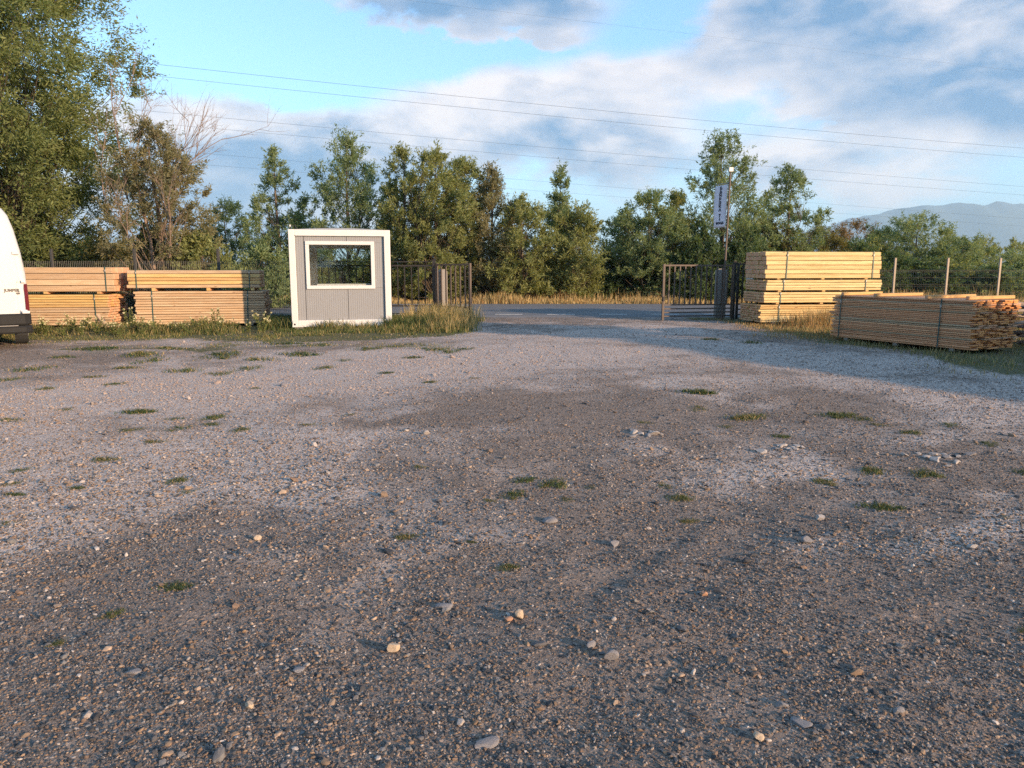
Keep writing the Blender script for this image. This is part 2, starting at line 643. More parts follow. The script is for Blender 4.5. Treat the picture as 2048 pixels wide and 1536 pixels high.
M_ground = ground_mat()
M_asph = asphalt_mat()
M_stone = stone_mat()
M_paint = plain('road_paint', (0.55, 0.54, 0.52), 0.7, 0, 0.35, 5)
M_rock_tan = rock_mat('rock_tan', (0.33, 0.23, 0.15), (0.52, 0.40, 0.28))
M_rock_grey = rock_mat('rock_grey', (0.13, 0.12, 0.12), (0.25, 0.225, 0.215))
M_rock_red = rock_mat('rock_red', (0.28, 0.14, 0.08), (0.42, 0.24, 0.15))
M_rock_pale = rock_mat('rock_pale', (0.27, 0.23, 0.20), (0.42, 0.365, 0.325))

# ------------------------------------------------------------------ ground
# patches of the yard (x, y, rx, ry, rotation, strength): pale crushed stone (+) and dark trodden soil (-)
PATCH = [(-2.7, 3.7, 1.0, 0.5, 0.3, 0.40), (-1.9, 4.9, 1.0, 0.6, 0.4, 0.35), (-5.2, 7.2, 1.8, 1.0, 0.5, 0.4), (-4.3, 9.0, 3.6, 1.7, 0.45, 0.55), (-1.6, 12.2, 3.2, 1.8, 0.3, 0.5), (0.6, 14.0, 3.0, 1.8, 0.2, 0.42), (-3.0, 5.6, 1.8, 1.2, 0.6, 0.5),
         (-2.6, 4.2, 0.9, 0.5, 0.2, 0.3), (1.5, 17.5, 4.0, 1.8, 0.0, 0.5), (4.4, 12.6, 2.6, 1.3, -0.9, 0.45), (5.4, 8.6, 1.6, 1.0, -0.7, 0.5),
         (1.75, 5.6, 0.7, 0.5, 0.3, 0.6), (1.2, 6.3, 0.5, 0.35, 0.2, 0.3), (2.75, 4.05, 0.7, 0.35, 0.3, 0.6), (3.5, 6.2, 0.7, 0.25, 0.2, 0.45), (2.7, 9.4, 1.3, 0.6, 0.2, 0.42),
         (-1.1, 7.1, 0.7, 0.35, 0.9, -0.45), (-0.5, 7.9, 0.9, 0.5, 0.8, -0.4), (0.5, 8.8, 1.2, 0.8, 0.3, -0.4), (2.0, 7.5, 1.5, 0.7, 0.0, -0.4), (2.8, 6.0, 1.2, 0.5, 0.0, -0.3), (0.4, 6.4, 1.2, 0.7, 0.0, -0.25),
         (0.3, 4.3, 2.0, 0.8, 0.0, -0.3), (0.6, 2.4, 4.0, 1.1, 0.0, -0.4), (-9.5, 13.0, 2.6, 1.8, 0.0, -0.45), (3.6, 5.0, 1.3, 0.6, 0.0, -0.3)]


def light_map(x, y):
    x0, y0 = x, y
    x = x + 0.45 * fbm(x0 * 0.9, y0 * 0.9, 13, 4)
    y = y + 0.45 * fbm(x0 * 0.9 + 31, y0 * 0.9, 14, 4)
    t = 0.40 + 0.24 * fbm(x * 0.55, y * 0.55, 3, 4) + 0.14 * fbm(x * 2.1, y * 2.1, 8, 3)
    # faint wheel tracks towards the gate
    t = t + 0.16 * fbm((x * 0.96 + y * 0.05 + 0.012 * (y - 6) ** 2) * 1.6, y * 0.12, 19, 3)
    for (cx, cy, rx, ry, a, s) in PATCH:
        c, q = math.cos(a), math.sin(a)
        dx, dy = x - cx, y - cy
        u, v = (dx * c + dy * q) / rx, (-dx * q + dy * c) / ry
        t = t + s * np.exp(-(u * u + v * v))
    return np.clip(t, 0, 1)


def green_map(x, y):
    """where soil is overgrown: the verges left and right"""
    edge_l = 15.1 + 0.75 * fbm(x * 0.6, y * 0.5, 21, 4) + 0.05 * (x + 8) + 0.9 * smooth(-4.5, -1.0, x)
    left = smooth(-0.5, 0.7, y - edge_l) * smooth(-0.35, -1.5, x - 0.35 * fbm(y * 0.8, x * 0.2, 5, 2))
    strip = 0.72 * np.exp(-((y - (14.0 + 0.04 * (x + 6))) / 1.1) ** 2) * smooth(0.5, -2.5, x) * (0.7 + 0.6 * fbm(x * 1.1, y * 1.6, 31, 3))
    # right verge: line from (3.6,20.4) by (6.4,15.0) to (9.5,9.4)
    s = (x - 6.25) + (y - 14.6) * 0.10
    right = smooth(-0.5, 0.9, s + 0.6 * fbm(x * 0.8, y * 0.8, 41, 4)) * smooth(5.0, 7.5, y) * smooth(22.9, 22.0, y)
    beh = smooth(21.2, 22.0, y) * smooth(23.3, 22.8, y) * smooth(1.6, 2.2, np.abs(x - 1.5) - 1.8)
    return np.clip(np.maximum.reduce([left, strip, 0.85 * right, beh]), 0, 1)


def field_map(x, y):
    far = smooth(30.6, 31.2, y)
    side = smooth(24, 30, np.abs(x))
    back = smooth(-8, -14, y)
    return np.clip(np.maximum.reduce([far, side, back]), 0, 1)


def ground_h(x, y):
    yard = smooth(22.8, 20.5, y) * smooth(30, 20, np.abs(x))
    h = 0.030 * fbm(x * 0.35, y * 0.35, 51, 3) + 0.008 * fbm(x * 1.7, y * 1.7, 61, 3)
    near = smooth(9, 4, y)
    h = h + near * 0.006 * fbm(x * 5.0, y * 5.0, 71, 3)
    # shallow wheel rut running away to the right
    d = (x - 0.25) * 0.80 - (y - 3.1) * 0.60
    al = (x - 0.25) * 0.60 + (y - 3.1) * 0.80
    d = d + 0.05 * vnoise(al * 3.0, al * 0, 77) + 0.02 * vnoise(al * 11.0, al * 0, 78)
    h = h - 0.007 * np.exp(-(d / 0.06) ** 2) * smooth(0.0, 0.3, al) * smooth(2.0, 1.4, al)
    h = h + 0.005 * np.exp(-((d - 0.10) / 0.06) ** 2) * smooth(0.0, 0.3, al) * smooth(2.0, 1.4, al)
    far = smooth(31, 36, y) * 0.12 * fbm(x * 0.1, y * 0.1, 81, 3)
    return h * yard + np.where(y < 200, far, 0)


def build_ground():
    def lines(lo, hi, step):
        return list(np.arange(lo, hi, step))
    out_p = [34, 40, 50, 65, 85, 120, 180, 300, 600, 1200, 2500, 5000, 9000, 15000]
    xs = [-v for v in out_p[::-1]] + lines(-30, -14, 0.8) + lines(-14, -5, 0.12) + lines(-5, 5, 0.06) + lines(5, 14, 0.12) + lines(14, 30.5, 0.8) + out_p
    ys = [-15000, -5000, -1000, -200, -60, -30, -15, -8, -4, -2, 0] + lines(0.5, 7, 0.06) + lines(7, 24, 0.12) + lines(24, 34, 0.5) + lines(34, 60, 2.0) + [66, 80, 100, 150, 250, 500, 1000, 2000, 4000, 7000, 11000, 15000]
    xs, ys = np.array(xs), np.array(ys)
    X, Y = np.meshgrid(xs, ys)
    V = np.stack([X, Y, ground_h(X, Y)], -1).reshape(-1, 3)
    nx, ny = len(xs), len(ys)
    i = np.arange((ny - 1) * (nx - 1))
    r, c = i // (nx - 1), i % (nx - 1)
    a = r * nx + c
    F = np.stack([a, a + 1, a + nx + 1, a + nx], -1)
    x, y = V[:, 0], V[:, 1]
    col = np.stack([light_map(x, y), green_map(x, y), field_map(x, y)], -1)
    me = np_mesh('ground', V, F, M_ground, col, True)
    o = link(bpy.data.objects.new('ground', me))
    tag(o, 'gravel yard ground of pale crushed stone and dark trodden soil', kind='structure')
    return o


build_ground()

# road beyond the gate, its edge line
rd = MB()
n = 60
pts = []
for i in range(n + 1):
    X = -150 + 300 * i / n
    pts += [(X, 23.15 + 0.05 * math.sin(X * 0.9), 0.045), (X, 26.8, 0.085), (X, 30.5 + 0.04 * math.sin(X * 1.3), 0.045), (X, 22.6, -0.05), (X, 31.2, -0.05)]
rd.poly(pts, [f for i in range(n) for f in ((5 * i + 3, 5 * i + 8, 5 * i + 5, 5 * i), (5 * i, 5 * i + 5, 5 * i + 6, 5 * i + 1), (5 * i + 1, 5 * i + 6, 5 * i + 7, 5 * i + 2), (5 * i + 2, 5 * i + 7, 5 * i + 9, 5 * i + 4))])
road = tag(rd.build('road', M_asph, None, False), 'asphalt road running across behind the gate', kind='structure')
dash = MB().box((0, 0, 0), (0.86, 0.11, 0.004)).mesh('road_dash', M_paint)
for k in range(-16, 22):
    o = link(bpy.data.objects.new('lane_dash', dash), road)
    o.location = (-0.10 + k * 1.63, 23.5, 0.0545)
    o.rotation_euler = (0.011, 0, 0)

# ------------------------------------------------------------------ mountains
def ridge(name, label, D, pts, seed, thick, col):
    m, g, b = new_mat(name + '_cover')
    nn = g.noise(world_pos(g), 0.004, 6, 0.6)
    g.put(b.inputs['Base Color'], g.mix(nn, tuple(c * 0.7 for c in col), tuple(c * 1.3 for c in col)))
    b.inputs['Roughness'].default_value = 0.95
    xs = np.linspace(pts[0][0], pts[-1][0], 160)
    hs = np.interp(xs, [p[0] for p in pts], [p[1] for p in pts])
    hs = hs * (1 + 0.035 * fbm(xs * 0.004, xs * 0, seed, 5, 0.6)) + 3
    rows = 14
    V = []
    for j in range(rows):
        t = j / (rows - 1)
        prof = math.sin(math.pi * t) ** 0.8
        y = D + thick * (t - 0.5)
        w = fbm(xs * 0.003, np.full_like(xs, t * 5), seed + 9, 5, 0.55)
        V.append(np.stack([xs, np.full_like(xs, y), hs * prof * (1 + 0.16 * w * (1 - abs(2 * t - 1) * 0.2) * (1 if abs(t - 0.5) > 0.05 else 0)) - 5], -1))
    V = np.concatenate(V)
    n_ = 160
    i = np.arange((rows - 1) * (n_ - 1))
    a = (i // (n_ - 1)) * n_ + i % (n_ - 1)
    me = np_mesh(name, V, np.stack([a, a + 1, a + n_ + 1, a + n_], -1), m, None, True)
    return tag(link(bpy.data.objects.new(name, me)), label, kind='structure')


ridge('mountain', 'hazy blue mountain ridge at the right', 8000, [(-3000, 60), (0, 110), (1500, 170), (2700, 270), (3200, 400), (3700, 545), (4050, 632), (4500, 635), (4750, 608), (5200, 640), (5600, 620), (6600, 640), (8200, 480), (9000, 350)], 5, 2600, (0.06, 0.08, 0.06))

# ------------------------------------------------------------------ timber packs
rng = np.random.default_rng(7)
BOARD_MESH = {}


def board_mesh(L, W, H, mat, key):
    k = (round(L, 3), round(W, 3), round(H, 3), mat.name)
    if k not in BOARD_MESH:
        BOARD_MESH[k] = MB().box((0, 0, 0), (L, W, H), bevel=min(0.009, H * 0.14)).mesh(key, mat)
    return BOARD_MESH[k]


def timber_pack(name, label, cat, loc, rz, L, rows, cols, bw, bh, mat, z0, straps=(0.25, 0.75), bearer=0.05, jitter=0.012, group=None,
                bearer_mat=None, row_mats=None, endj=0.0, gap=0.004, strap_w=0.022, bears=None, bow=0.0, slack=0.0, vgap=0.009):
    """a strapped bundle: local x along the boards, y away from the viewer, boards stacked from z0"""
    root = empty(name, loc, rz)
    tag(root, label, cat, group)
    r = random.Random(hash(label) % 9999 if False else len(label) * 31 + rows)
    zt = z0
    top = z0
    for j in range(rows):
        m = row_mats(j) if row_mats else mat
        h = bh(j) if callable(bh) else bh
        me = board_mesh(L, bw, h, m, 'board')
        ysh = r.uniform(-slack, slack)
        for i in range(cols):
            o = link(bpy.data.objects.new('board', me), root)
            dx = r.gauss(0, jitter) + (r.uniform(-endj, endj) if endj else 0)
            o.location = (dx, 0.5 * bw + i * (bw + gap) + r.uniform(-0.4, 1.0) * 0.003 + ysh + (r.uniform(-0.006, 0.006) if i == 0 else 0), zt + h / 2 + (r.uniform(-1, 1) * 0.0015))
            o.rotation_euler = (r.gauss(0, 0.004), r.gauss(0, 0.0012), r.gauss(0, 0.0016))
            o.scale = (1 + r.gauss(0, 0.003), 1, 1)
        zt += h + vgap
    top = zt
    Wt = cols * (bw + gap)
    for s in straps:
        x = (s - 0.5) * L
        t = 0.003
        mb = MB()
        tilt = r.uniform(-0.04, 0.04)
        y0, y1 = -0.014 - slack, Wt + 0.014 + slack
        mb.box((x, y0, (z0 + top) / 2), (strap_w, t, top - z0 + 0.012), rot=(0, tilt, 0))
        mb.box((x, y1, (z0 + top) / 2), (strap_w, t, top - z0 + 0.012))
        mb.box((x + tilt * (top - z0) / 2, (y0 + y1) / 2, top + 0.006), (strap_w, y1 - y0 + t, t))
        mb.build('strap', M_strap, root)
        MB().box((x + tilt * 0.3 * (top - z0), y0 - 0.006, z0 + (top - z0) * 0.86), (strap_w * 1.4, 0.010, 0.05), bevel=0.002).build('strap_buckle', M_galv, root)
    if bearer:
        for s in (bears or (0.12, 0.5, 0.88)):
            o = MB().box(((s - 0.5) * L, Wt / 2, z0 - bearer / 2 - 0.001), (0.09, Wt * 0.98, bearer - 0.002), bevel=0.004).build('bearer', bearer_mat or M_wood_grey, root)
    return root, top


# tall fresh stack at the right of the gate: four packs one on another
TR = math.atan2(0.5, 3.5)
tx = Vector((math.cos(TR), math.sin(TR), 0))
ty = Vector((-math.sin(TR), math.cos(TR), 0))


def tall_loc(dx, dy=0.0):
    p = Vector((6.60, 19.75, 0)) + tx * (1.63 + dx) + ty * dy
    return p


fresh = 'fresh yellow packs of the tall stack by the gate'
timber_pack('timber_pack', 'lowest timber pack of the tall yellow stack, standing in dry grass', 'timber pack', tall_loc(-0.10, -0.02), TR, 3.270, 8, 9, 0.13, 0.0485, M_wood_y, 0.075, (0.16, 0.84), 0.07, 0.02, fresh, row_mats=lambda j: M_wood_o if j in (3, 6, 7) else M_wood_y)
timber_pack('timber_pack', 'thin plank pack second from the ground in the tall yellow stack', 'timber pack', tall_loc(0.0), TR, 3.270, 4, 9, 0.13, 0.0605, M_wood_y, 0.585, (0.14, 0.86), 0.042, 0.012, fresh, bearer_mat=M_wood_o)
timber_pack('timber_pack', 'thin plank pack third from the ground in the tall yellow stack', 'timber pack', tall_loc(0.04), TR, 3.272, 4, 9, 0.13, 0.0605, M_wood_y, 0.905, (0.15, 0.86), 0.036, 0.012, fresh, bearer_mat=M_wood_o)
timber_pack('timber_pack', 'pack of thick square beams on top of the tall yellow stack', 'timber pack', tall_loc(-0.01, -0.01), TR, 3.25, 6, 8, 0.145, 0.1065, M_wood_y, 1.222, (0.18, 0.93), 0.036, 0.014, fresh, bearer_mat=M_wood_o)

# two stacks in front of the left fence
LR = math.atan2(0.62, 3.1)
lx = Vector((math.cos(LR), math.sin(LR), 0))
p = Vector((-9.64, 19.05, 0)) + lx * 1.65
timber_pack('timber_pack', 'pinkish plank pack on the ground between van and white cabin', 'timber pack', p + lx * 0.03, LR, 3.16, 13, 8, 0.13, 0.056, M_wood_p, 0.06, (0.13, 0.86), 0.06, 0.018, 'packs of the left stacks', endj=0.03)
timber_pack('timber_pack', 'orange plank pack lying on the pinkish pack beside the white cabin', 'timber pack', p + lx * -0.10, LR, 3.20, 5, 8, 0.13, 0.081, M_wood_o, 0.985, (0.07, 0.92), 0.075, 0.016, 'packs of the left stacks', row_mats=lambda j: (M_wood_p, M_wood_o, M_wood_o, M_wood_o, M_wood_p)[j], bearer_mat=M_wood_o, bears=(0.19, 0.6, 0.94))
LR2 = R(4)
l2 = Vector((math.cos(LR2), math.sin(LR2), 0))
q = Vector((-9.98, 19.0, 0)) - l2 * 1.70
timber_pack('timber_pack', 'weedy timber pack on the ground next to the white van', 'timber pack', q + l2 * -0.16, LR2, 3.36, 12, 8, 0.13, 0.0555, M_wood_p, 0.06, (0.2, 0.90), 0.06, 0.02, 'packs of the left stacks', row_mats=lambda j: M_wood_o if j >= 7 else M_wood_p, endj=0.03)
timber_pack('timber_pack', 'pack of thick pinkish beams on top, next to the white van', 'timber pack', q, LR2, 3.40, 4, 6, 0.16, 0.142, M_wood_p, 0.905, (0.2, 0.94), 0.06, 0.02, 'packs of the left stacks', bearer_mat=M_wood_o, endj=0.03)

# low wide stack of thin boards, nearest on the right
NR = math.atan2(-2.79, 1.36)
nx_ = Vector((math.cos(NR), math.sin(NR), 0))
ny_ = Vector((-math.sin(NR), math.cos(NR), 0))
nc = Vector((6.72, 15.88, 0)) + nx_ * 1.56
root, ntop = timber_pack('board_stack', 'low wide stack of thin brown boards with ragged ends', 'board stack', nc, NR, 3.0, 26, 9, 0.132, 0.0275, M_wood_b, 0.06, (0.07, 0.80), 0.06, 0.02, None,
                         row_mats=lambda j: M_wood_p if j in (5, 11, 12, 19, 23) else M_wood_b, endj=0.06, gap=0.012, strap_w=0.022, slack=0.012, vgap=0.006)
# loose bars across its top
for k, (t, s0, ln, rot, lab) in enumerate([(-1.25, 0.55, 1.25, 0.05, 'farthest loose bar across the low brown board stack'), (-0.45, 0.62, 1.35, -0.03, 'second farthest loose bar across the low brown board stack'),
                                      (0.62, 0.66, 1.45, 0.02, 'second nearest loose bar across the low brown board stack'), (1.28, 0.80, 1.30, -0.02, 'nearest loose bar across the low brown board stack')]):
    pp = nc + nx_ * t + ny_ * s0
    o = link(bpy.data.objects.new('loose_bar', board_mesh(ln, 0.07, 0.062, M_wood_o, 'loose_bar')))
    o.location = (pp.x, pp.y, ntop + 0.033)
    o.rotation_euler = (0, 0, NR + math.pi / 2 + rot)
    tag(o, lab, 'wooden bar', 'loose bars on the low board stack')

# dark scrap wood right behind the low stack
sc = empty('scrap_wood_pile', (10.15, 14.55, 0), 0.3)
tag(sc, 'dark weathered scrap wood heap at the right edge', 'wood pile')
rr = random.Random(4)
for k in range(26):
    o = link(bpy.data.objects.new('scrap_piece', board_mesh(rr.choice((0.7, 0.9, 1.1)), 0.09, 0.05, M_wood_grey, 'scrap_piece')), sc)
    o.location = (rr.uniform(-0.35, 0.5), rr.uniform(-0.4, 0.4), 0.05 + 0.032 * k * 0.95)
    o.rotation_euler = (rr.gauss(0, 0.1), rr.gauss(0, 0.08), rr.uniform(-0.5, 0.7))
# offcuts in the weeds
for k, (x, y, ln, rz, m, lab) in enumerate([(-9.62, 18.2, 0.55, 0.9, M_wood_grey, 'grey offcut in the gap between the two left stacks'), (-9.2, 18.1, 1.3, 0.12, M_wood_p, 'long thin offcut lying before the pinkish pack'),
                                       (-10.0, 18.35, 0.6, -0.7, M_wood_p, 'short offcut leaning near the thick beams pack')]):
    o = link(bpy.data.objects.new('timber_offcut', board_mesh(ln, 0.1, 0.045, m, 'timber_offcut')))
    o.location = (x, y, 0.085)
    o.rotation_euler = (0.1, 0.05 if k != 2 else 0.5, rz)
    if k == 2: o.location.z = 0.2
    tag(o, lab, 'offcut')

# ------------------------------------------------------------------ site cabin
cab = empty('site_cabin', (-4.20, 18.62, 0.05), R(12.0))
tag(cab, 'small grey site cabin with thick white frame and wide window', 'cabin')
CW, CH, CD = 2.42, 2.36, 2.30
fr = 0.15
for sx in (-1, 1):
    MB().box((sx * (CW / 2 - fr / 2), 0.075, CH / 2), (fr, 0.15, CH), bevel=0.012, seg=2).build('corner_post', M_white, cab)
    MB().box((sx * (CW / 2 - fr / 2), CD - 0.075, CH / 2), (fr, 0.15, CH), bevel=0.012, seg=2).build('corner_post', M_white, cab)
for y, zc_, hh in ((0.0765, CH - 0.078, 0.15), (0.0765, 0.085, 0.165), (CD - 0.0765, CH - 0.078, 0.15), (CD - 0.0765, 0.085, 0.165)):
    MB().box((0, y, zc_), (CW - 2 * fr + 0.002, 0.147, hh), bevel=0.01, seg=2).build('frame_rail', M_white, cab)
for sx in (-1, 1):
    for zc_, hh in ((CH - 0.078, 0.15), (0.085, 0.165)):
        MB().box((sx * (CW / 2 - 0.0765), CD / 2, zc_), (0.147, CD - 0.302, hh), bevel=0.01, seg=2).build('frame_rail', M_white, cab)
for x, z in ((-CW / 2 + 0.065, 0.07), (CW / 2 - 0.065, 0.07)):
    mb = MB()
    mb.tube([(x, -0.0025, z), (x, 0.01, z)], 0.024, 12)
    mb.build('lifting_hole', M_dark, cab)
MB().tube([(-CW / 2 + 0.15, -0.002, CH - 0.145), (-CW / 2 + 0.15, 0.01, CH - 0.145)], 0.010, 8).build('small_hole', M_dark, cab)  # small corner hole, its shaded depth put in as a dark disc


def ribbed(x0, x1, z0, z1, y, name, mat, parent, pitch=0.052, depth=0.004):
    """sheet with shallow vertical grooves"""
    xs = [(x0, 0.0)]
    k = math.ceil((x0 + 0.01) / pitch)
    while k * pitch < x1 - 0.012:
        c = k * pitch
        for dx, dy in ((-0.008, 0), (-0.004, depth), (0.004, depth), (0.008, 0)):
            if x0 < c + dx < x1:
                xs.append((c + dx, dy))
        k += 1
    xs.append((x1, 0.0))
    mb = MB()
    pts = []
    for x, dy in xs:
        pts += [(x, y + dy, z0), (x, y + dy, z1), (x, y + 0.05, z0), (x, y + 0.05, z1)]
    fs = []
    for i in range(len(xs) - 1):
        a, b_ = 4 * i, 4 * i + 4
        fs += [(a, b_, b_ + 1, a + 1), (a + 2, a + 3, b_ + 3, b_ + 2), (a + 1, b_ + 1, b_ + 3, a + 3), (a, a + 2, b_ + 2, b_)]
    mb.poly(pts, fs)
    e = 4 * (len(xs) - 1)
    mb.bm.faces.ensure_lookup_table()
    mb.bm.verts.ensure_lookup_table()
    for q0 in (0, e):
        mb.bm.faces.new([mb.bm.verts[q0 + i] for i in (0, 1, 3, 2)])
    return mb.build(name, mat, parent)


WX0, WX1, WZ0, WZ1 = -0.83, 0.82, 0.925, 2.085     # window outer frame
yp = 0.065
zb, zt = 0.168, CH - 0.154
g_ = 0.006
cols_x = [-CW / 2 + fr, -0.86, 0.155, CW / 2 - fr]
ribbed(cols_x[0] + g_, -0.86 - g_, zb, zt, yp, 'wall_panel', M_grey, cab)
ribbed(-0.86 + g_, 0.155 - g_, zb, WZ0 + 0.03, yp, 'wall_panel', M_grey, cab)
ribbed(0.155 + g_, cols_x[3] - g_, zb, WZ0 + 0.03, yp, 'wall_panel', M_grey, cab)
ribbed(-0.86 + g_, 0.155 - g_, WZ1 - 0.03, zt, yp, 'wall_panel', M_grey, cab)
ribbed(0.155 + g_, cols_x[3] - g_, WZ1 - 0.03, zt, yp, 'wall_panel', M_grey, cab)
ribbed(WX1 - 0.03, cols_x[3] - g_, WZ0 + 0.033, WZ1 - 0.033, yp, 'wall_panel', M_grey, cab)
ribbed(-0.86 + g_, WX0 + 0.03, WZ0 + 0.033, WZ1 - 0.033, yp, 'wall_panel', M_grey, cab, pitch=0.9)
mb = MB()   # dark seal behind the panel joints
for x0, x1, z0, z1 in ((cols_x[0], cols_x[3], zb, WZ0), (cols_x[0], cols_x[3], WZ1, zt), (cols_x[0], WX0, WZ0, WZ1), (WX1, cols_x[3], WZ0, WZ1)):
    mb.box(((x0 + x1) / 2, yp + 0.056, (z0 + z1) / 2), (x1 - x0, 0.006, z1 - z0))
mb.build('panel_core', M_dark, cab)


def window(parent, x0, x1, z0, z1, y, fw=0.088):
    w = MB()
    xm, zm = (x0 + x1) / 2, (z0 + z1) / 2
    w.box((xm, y, z1 - fw / 2), (x1 - x0, 0.07, fw), bevel=0.008)
    w.box((xm, y, z0 + fw / 2), (x1 - x0, 0.07, fw), bevel=0.008)
    w.box((x0 + fw / 2, y, zm), (fw, 0.067, z1 - z0 - 2 * fw + 0.004), bevel=0.006)
    w.box((x1 - fw / 2, y, zm), (fw, 0.067, z1 - z0 - 2 * fw + 0.004), bevel=0.006)
    f = w.build('window', M_white, parent)
    MB().box((xm, y + 0.008, zm), (x1 - x0 - 2 * fw + 0.01, 0.006, z1 - z0 - 2 * fw + 0.01)).build('pane', M_glass, f)
    return f


window(cab, WX0, WX1, WZ0, WZ1, 0.062)
# back and side walls, the back wall with a window of its own
bw0, bw1, bz0, bz1 = -0.70, 0.92, 0.95, 2.02
yb = CD - 0.10
for x0, x1, z0, z1 in ((-CW / 2 + fr, bw0 + 0.02, zb, zt), (bw1 - 0.02, CW / 2 - fr, zb, zt), (bw0 + 0.02, bw1 - 0.02, zb, bz0 + 0.02), (bw0 + 0.02, bw1 - 0.02, bz1 - 0.02, zt)):
    MB().box(((x0 + x1) / 2, yb, (z0 + z1) / 2), (x1 - x0, 0.05, z1 - z0)).build('wall_panel', M_inner, cab)
window(cab, bw0, bw1, bz0, bz1, yb, 0.06)
for sx in (-1, 1):
    MB().box((sx * (CW / 2 - 0.09), CD / 2, (zb + zt) / 2), (0.05, CD - 0.305, zt - zb)).build('wall_panel', M_inner, cab)
MB().box((0, CD / 2, 0.14), (CW - 0.305, CD - 0.305, 0.05)).build('floor_board', M_floor, cab)
MB().box((0, CD / 2, CH - 0.10), (CW - 0.305, CD - 0.305, 0.05)).build('ceiling_panel', M_inner, cab)
# low domed roof sheet
mb = MB()
pts, fs = [], []
for i in range(13):
    t = i / 12
    x = -CW / 2 + 0.1 + (CW - 0.2) * t
    z = CH + 0.004 + 0.04 * math.sin(math.pi * t)
    pts += [(x, 0.10, z), (x, CD - 0.1, z), (x, 0.10, CH - 0.02), (x, CD - 0.1, CH - 0.02)]
for i in range(12):
    a, b_ = 4 * i, 4 * i + 4
    fs += [(a, b_, b_ + 1, a + 1), (a, a + 2, b_ + 2, b_), (a + 1, b_ + 1, b_ + 3, a + 3), (a + 2, a + 3, b_ + 3, b_ + 2)]
mb.poly(pts, fs).build('roof_sheet', M_roof, cab)
MB().tube([(-CW / 2 + 0.05, 0.06, CH - 0.01), (-CW / 2 + 0.05, 0.06, CH + 0.07), (-CW / 2 + 0.16, 0.07, CH + 0.10), (-CW / 2 + 0.2, 0.07, CH + 0.02)], 0.012, 6).build('power_inlet', M_black, cab)
MB().box((-CW / 2 + 0.05, 0.05, CH + 0.085), (0.035, 0.035, 0.05), bevel=0.006).build('inlet_cap', M_white, cab)
MB().box((0.16, 0.40, WZ0 + 0.105), (1.5, 0.42, 0.035), bevel=0.004).build('counter', M_white, cab)
# chair inside, its dark back shows above the counter
ch = empty('office_chair', cab.matrix_world @ Vector((0, 0, 0)), 0)
ch.matrix_world = Matrix.Translation((-4.20, 18.62, 0.05)) @ Matrix.Rotation(R(12), 4, 'Z') @ Matrix.Translation((0.26, 0.95, 0.165)) @ Matrix.Rotation(R(70), 4, 'Z')
tag(ch, 'dark chair back showing behind the cabin window', 'chair')
MB().box((0, 0, 0.45), (0.44, 0.44, 0.07), bevel=0.02, seg=2).build('seat', M_black, ch)
MB().box((0, 0.23, 0.80), (0.40, 0.05, 0.52), rot=(-0.12, 0, 0), bevel=0.02, seg=2).build('backrest', M_black, ch)
MB().tube([(0, 0, 0.06), (0, 0, 0.42)], 0.025, 8).build('column', M_black, ch)
for k in range(5):
    a = k * 2 * math.pi / 5
    MB().tube([(0, 0, 0.07), (0.26 * math.cos(a), 0.26 * math.sin(a), 0.035)], 0.018, 6).build('leg', M_black, ch)
for x, y in ((-1.05, 0.12), (1.05, 0.12), (-1.05, 2.15), (1.05, 2.15)):
    w = Matrix.Translation((-4.20, 18.62, 0)) @ Matrix.Rotation(R(12), 4, 'Z') @ Vector((x, y, 0))
    o = MB().box((0, 0, 0), (0.2, 0.2, 0.15), bevel=0.01).build('support_block', M_conc, cab)
    o.location = (x, y, -0.068)

# ------------------------------------------------------------------ gate, posts, fences
def bar(parent, a, b_, r, mat, name='bar'):
    d = Vector(b_) - Vector(a)
    mb = MB()
    c = (Vector(a) + Vector(b_)) / 2
    q_ = d.to_track_quat('Z', 'X').to_euler()
    mb.box(c, (r * 2, r * 2, d.length), rot=q_)
    return mb.build(name, mat, parent)


def gate_leaf(label, p0, p1, H, nbars, first_z, lower, mat, post_w=0.06):
    d = Vector((p1[0] - p0[0], p1[1] - p0[1], 0))
    L = d.length
    g = empty('gate_leaf', (p0[0], p0[1], 0), math.atan2(d.y, d.x))
    tag(g, label, 'gate', 'leaves of the yard gate')
    bar(g, (0, 0, 0.02), (0, 0, H + 0.015), post_w / 2, mat, 'end_post')
    bar(g, (L, 0, 0.05), (L, 0, H + 0.01), post_w / 2, mat, 'end_post')
    bar(g, (post_w / 2, 0, H - 0.022), (L - post_w / 2, 0, H - 0.022), 0.022, mat, 'top_rail')
    bar(g, (post_w / 2, 0, first_z), (L - post_w / 2, 0, first_z), 0.018, mat, 'rail')
    for z in lower:
        bar(g, (post_w / 2, 0, z), (L - post_w / 2, 0, z), 0.018, mat, 'rail')
    for k in range(1, nbars + 1):
        x = L * k / (nbars + 1)
        bar(g, (x, 0, first_z + 0.018), (x, 0, H - 0.044), 0.016, mat)
    MB().box((0.0, -0.045, 0.62), (0.05, 0.03, 0.12), bevel=0.004).build('latch', M_black, g)
    MB().tube([(L * 0.08, 0, H), (L * 0.08, 0, H + 0.05)], 0.012, 6).build('spike', mat, g)
    return g


gate_leaf('open gate leaf beside the tall yellow stack', (4.28, 21.35), (6.34, 21.75), 1.58, 12, 0.45, (0.34, 0.235, 0.13), M_rust)
gate_leaf('narrow gate leaf overgrown by dry grass right of the white cabin', (-1.13, 20.35), (-2.12, 21.35), 1.60, 6, 0.42, (0.28, 0.14), M_rust)
gate_leaf('short wicket half hidden behind the tall yellow stack', (6.52, 21.85), (7.30, 22.05), 1.62, 4, 0.45, (0.30, 0.15), M_black)


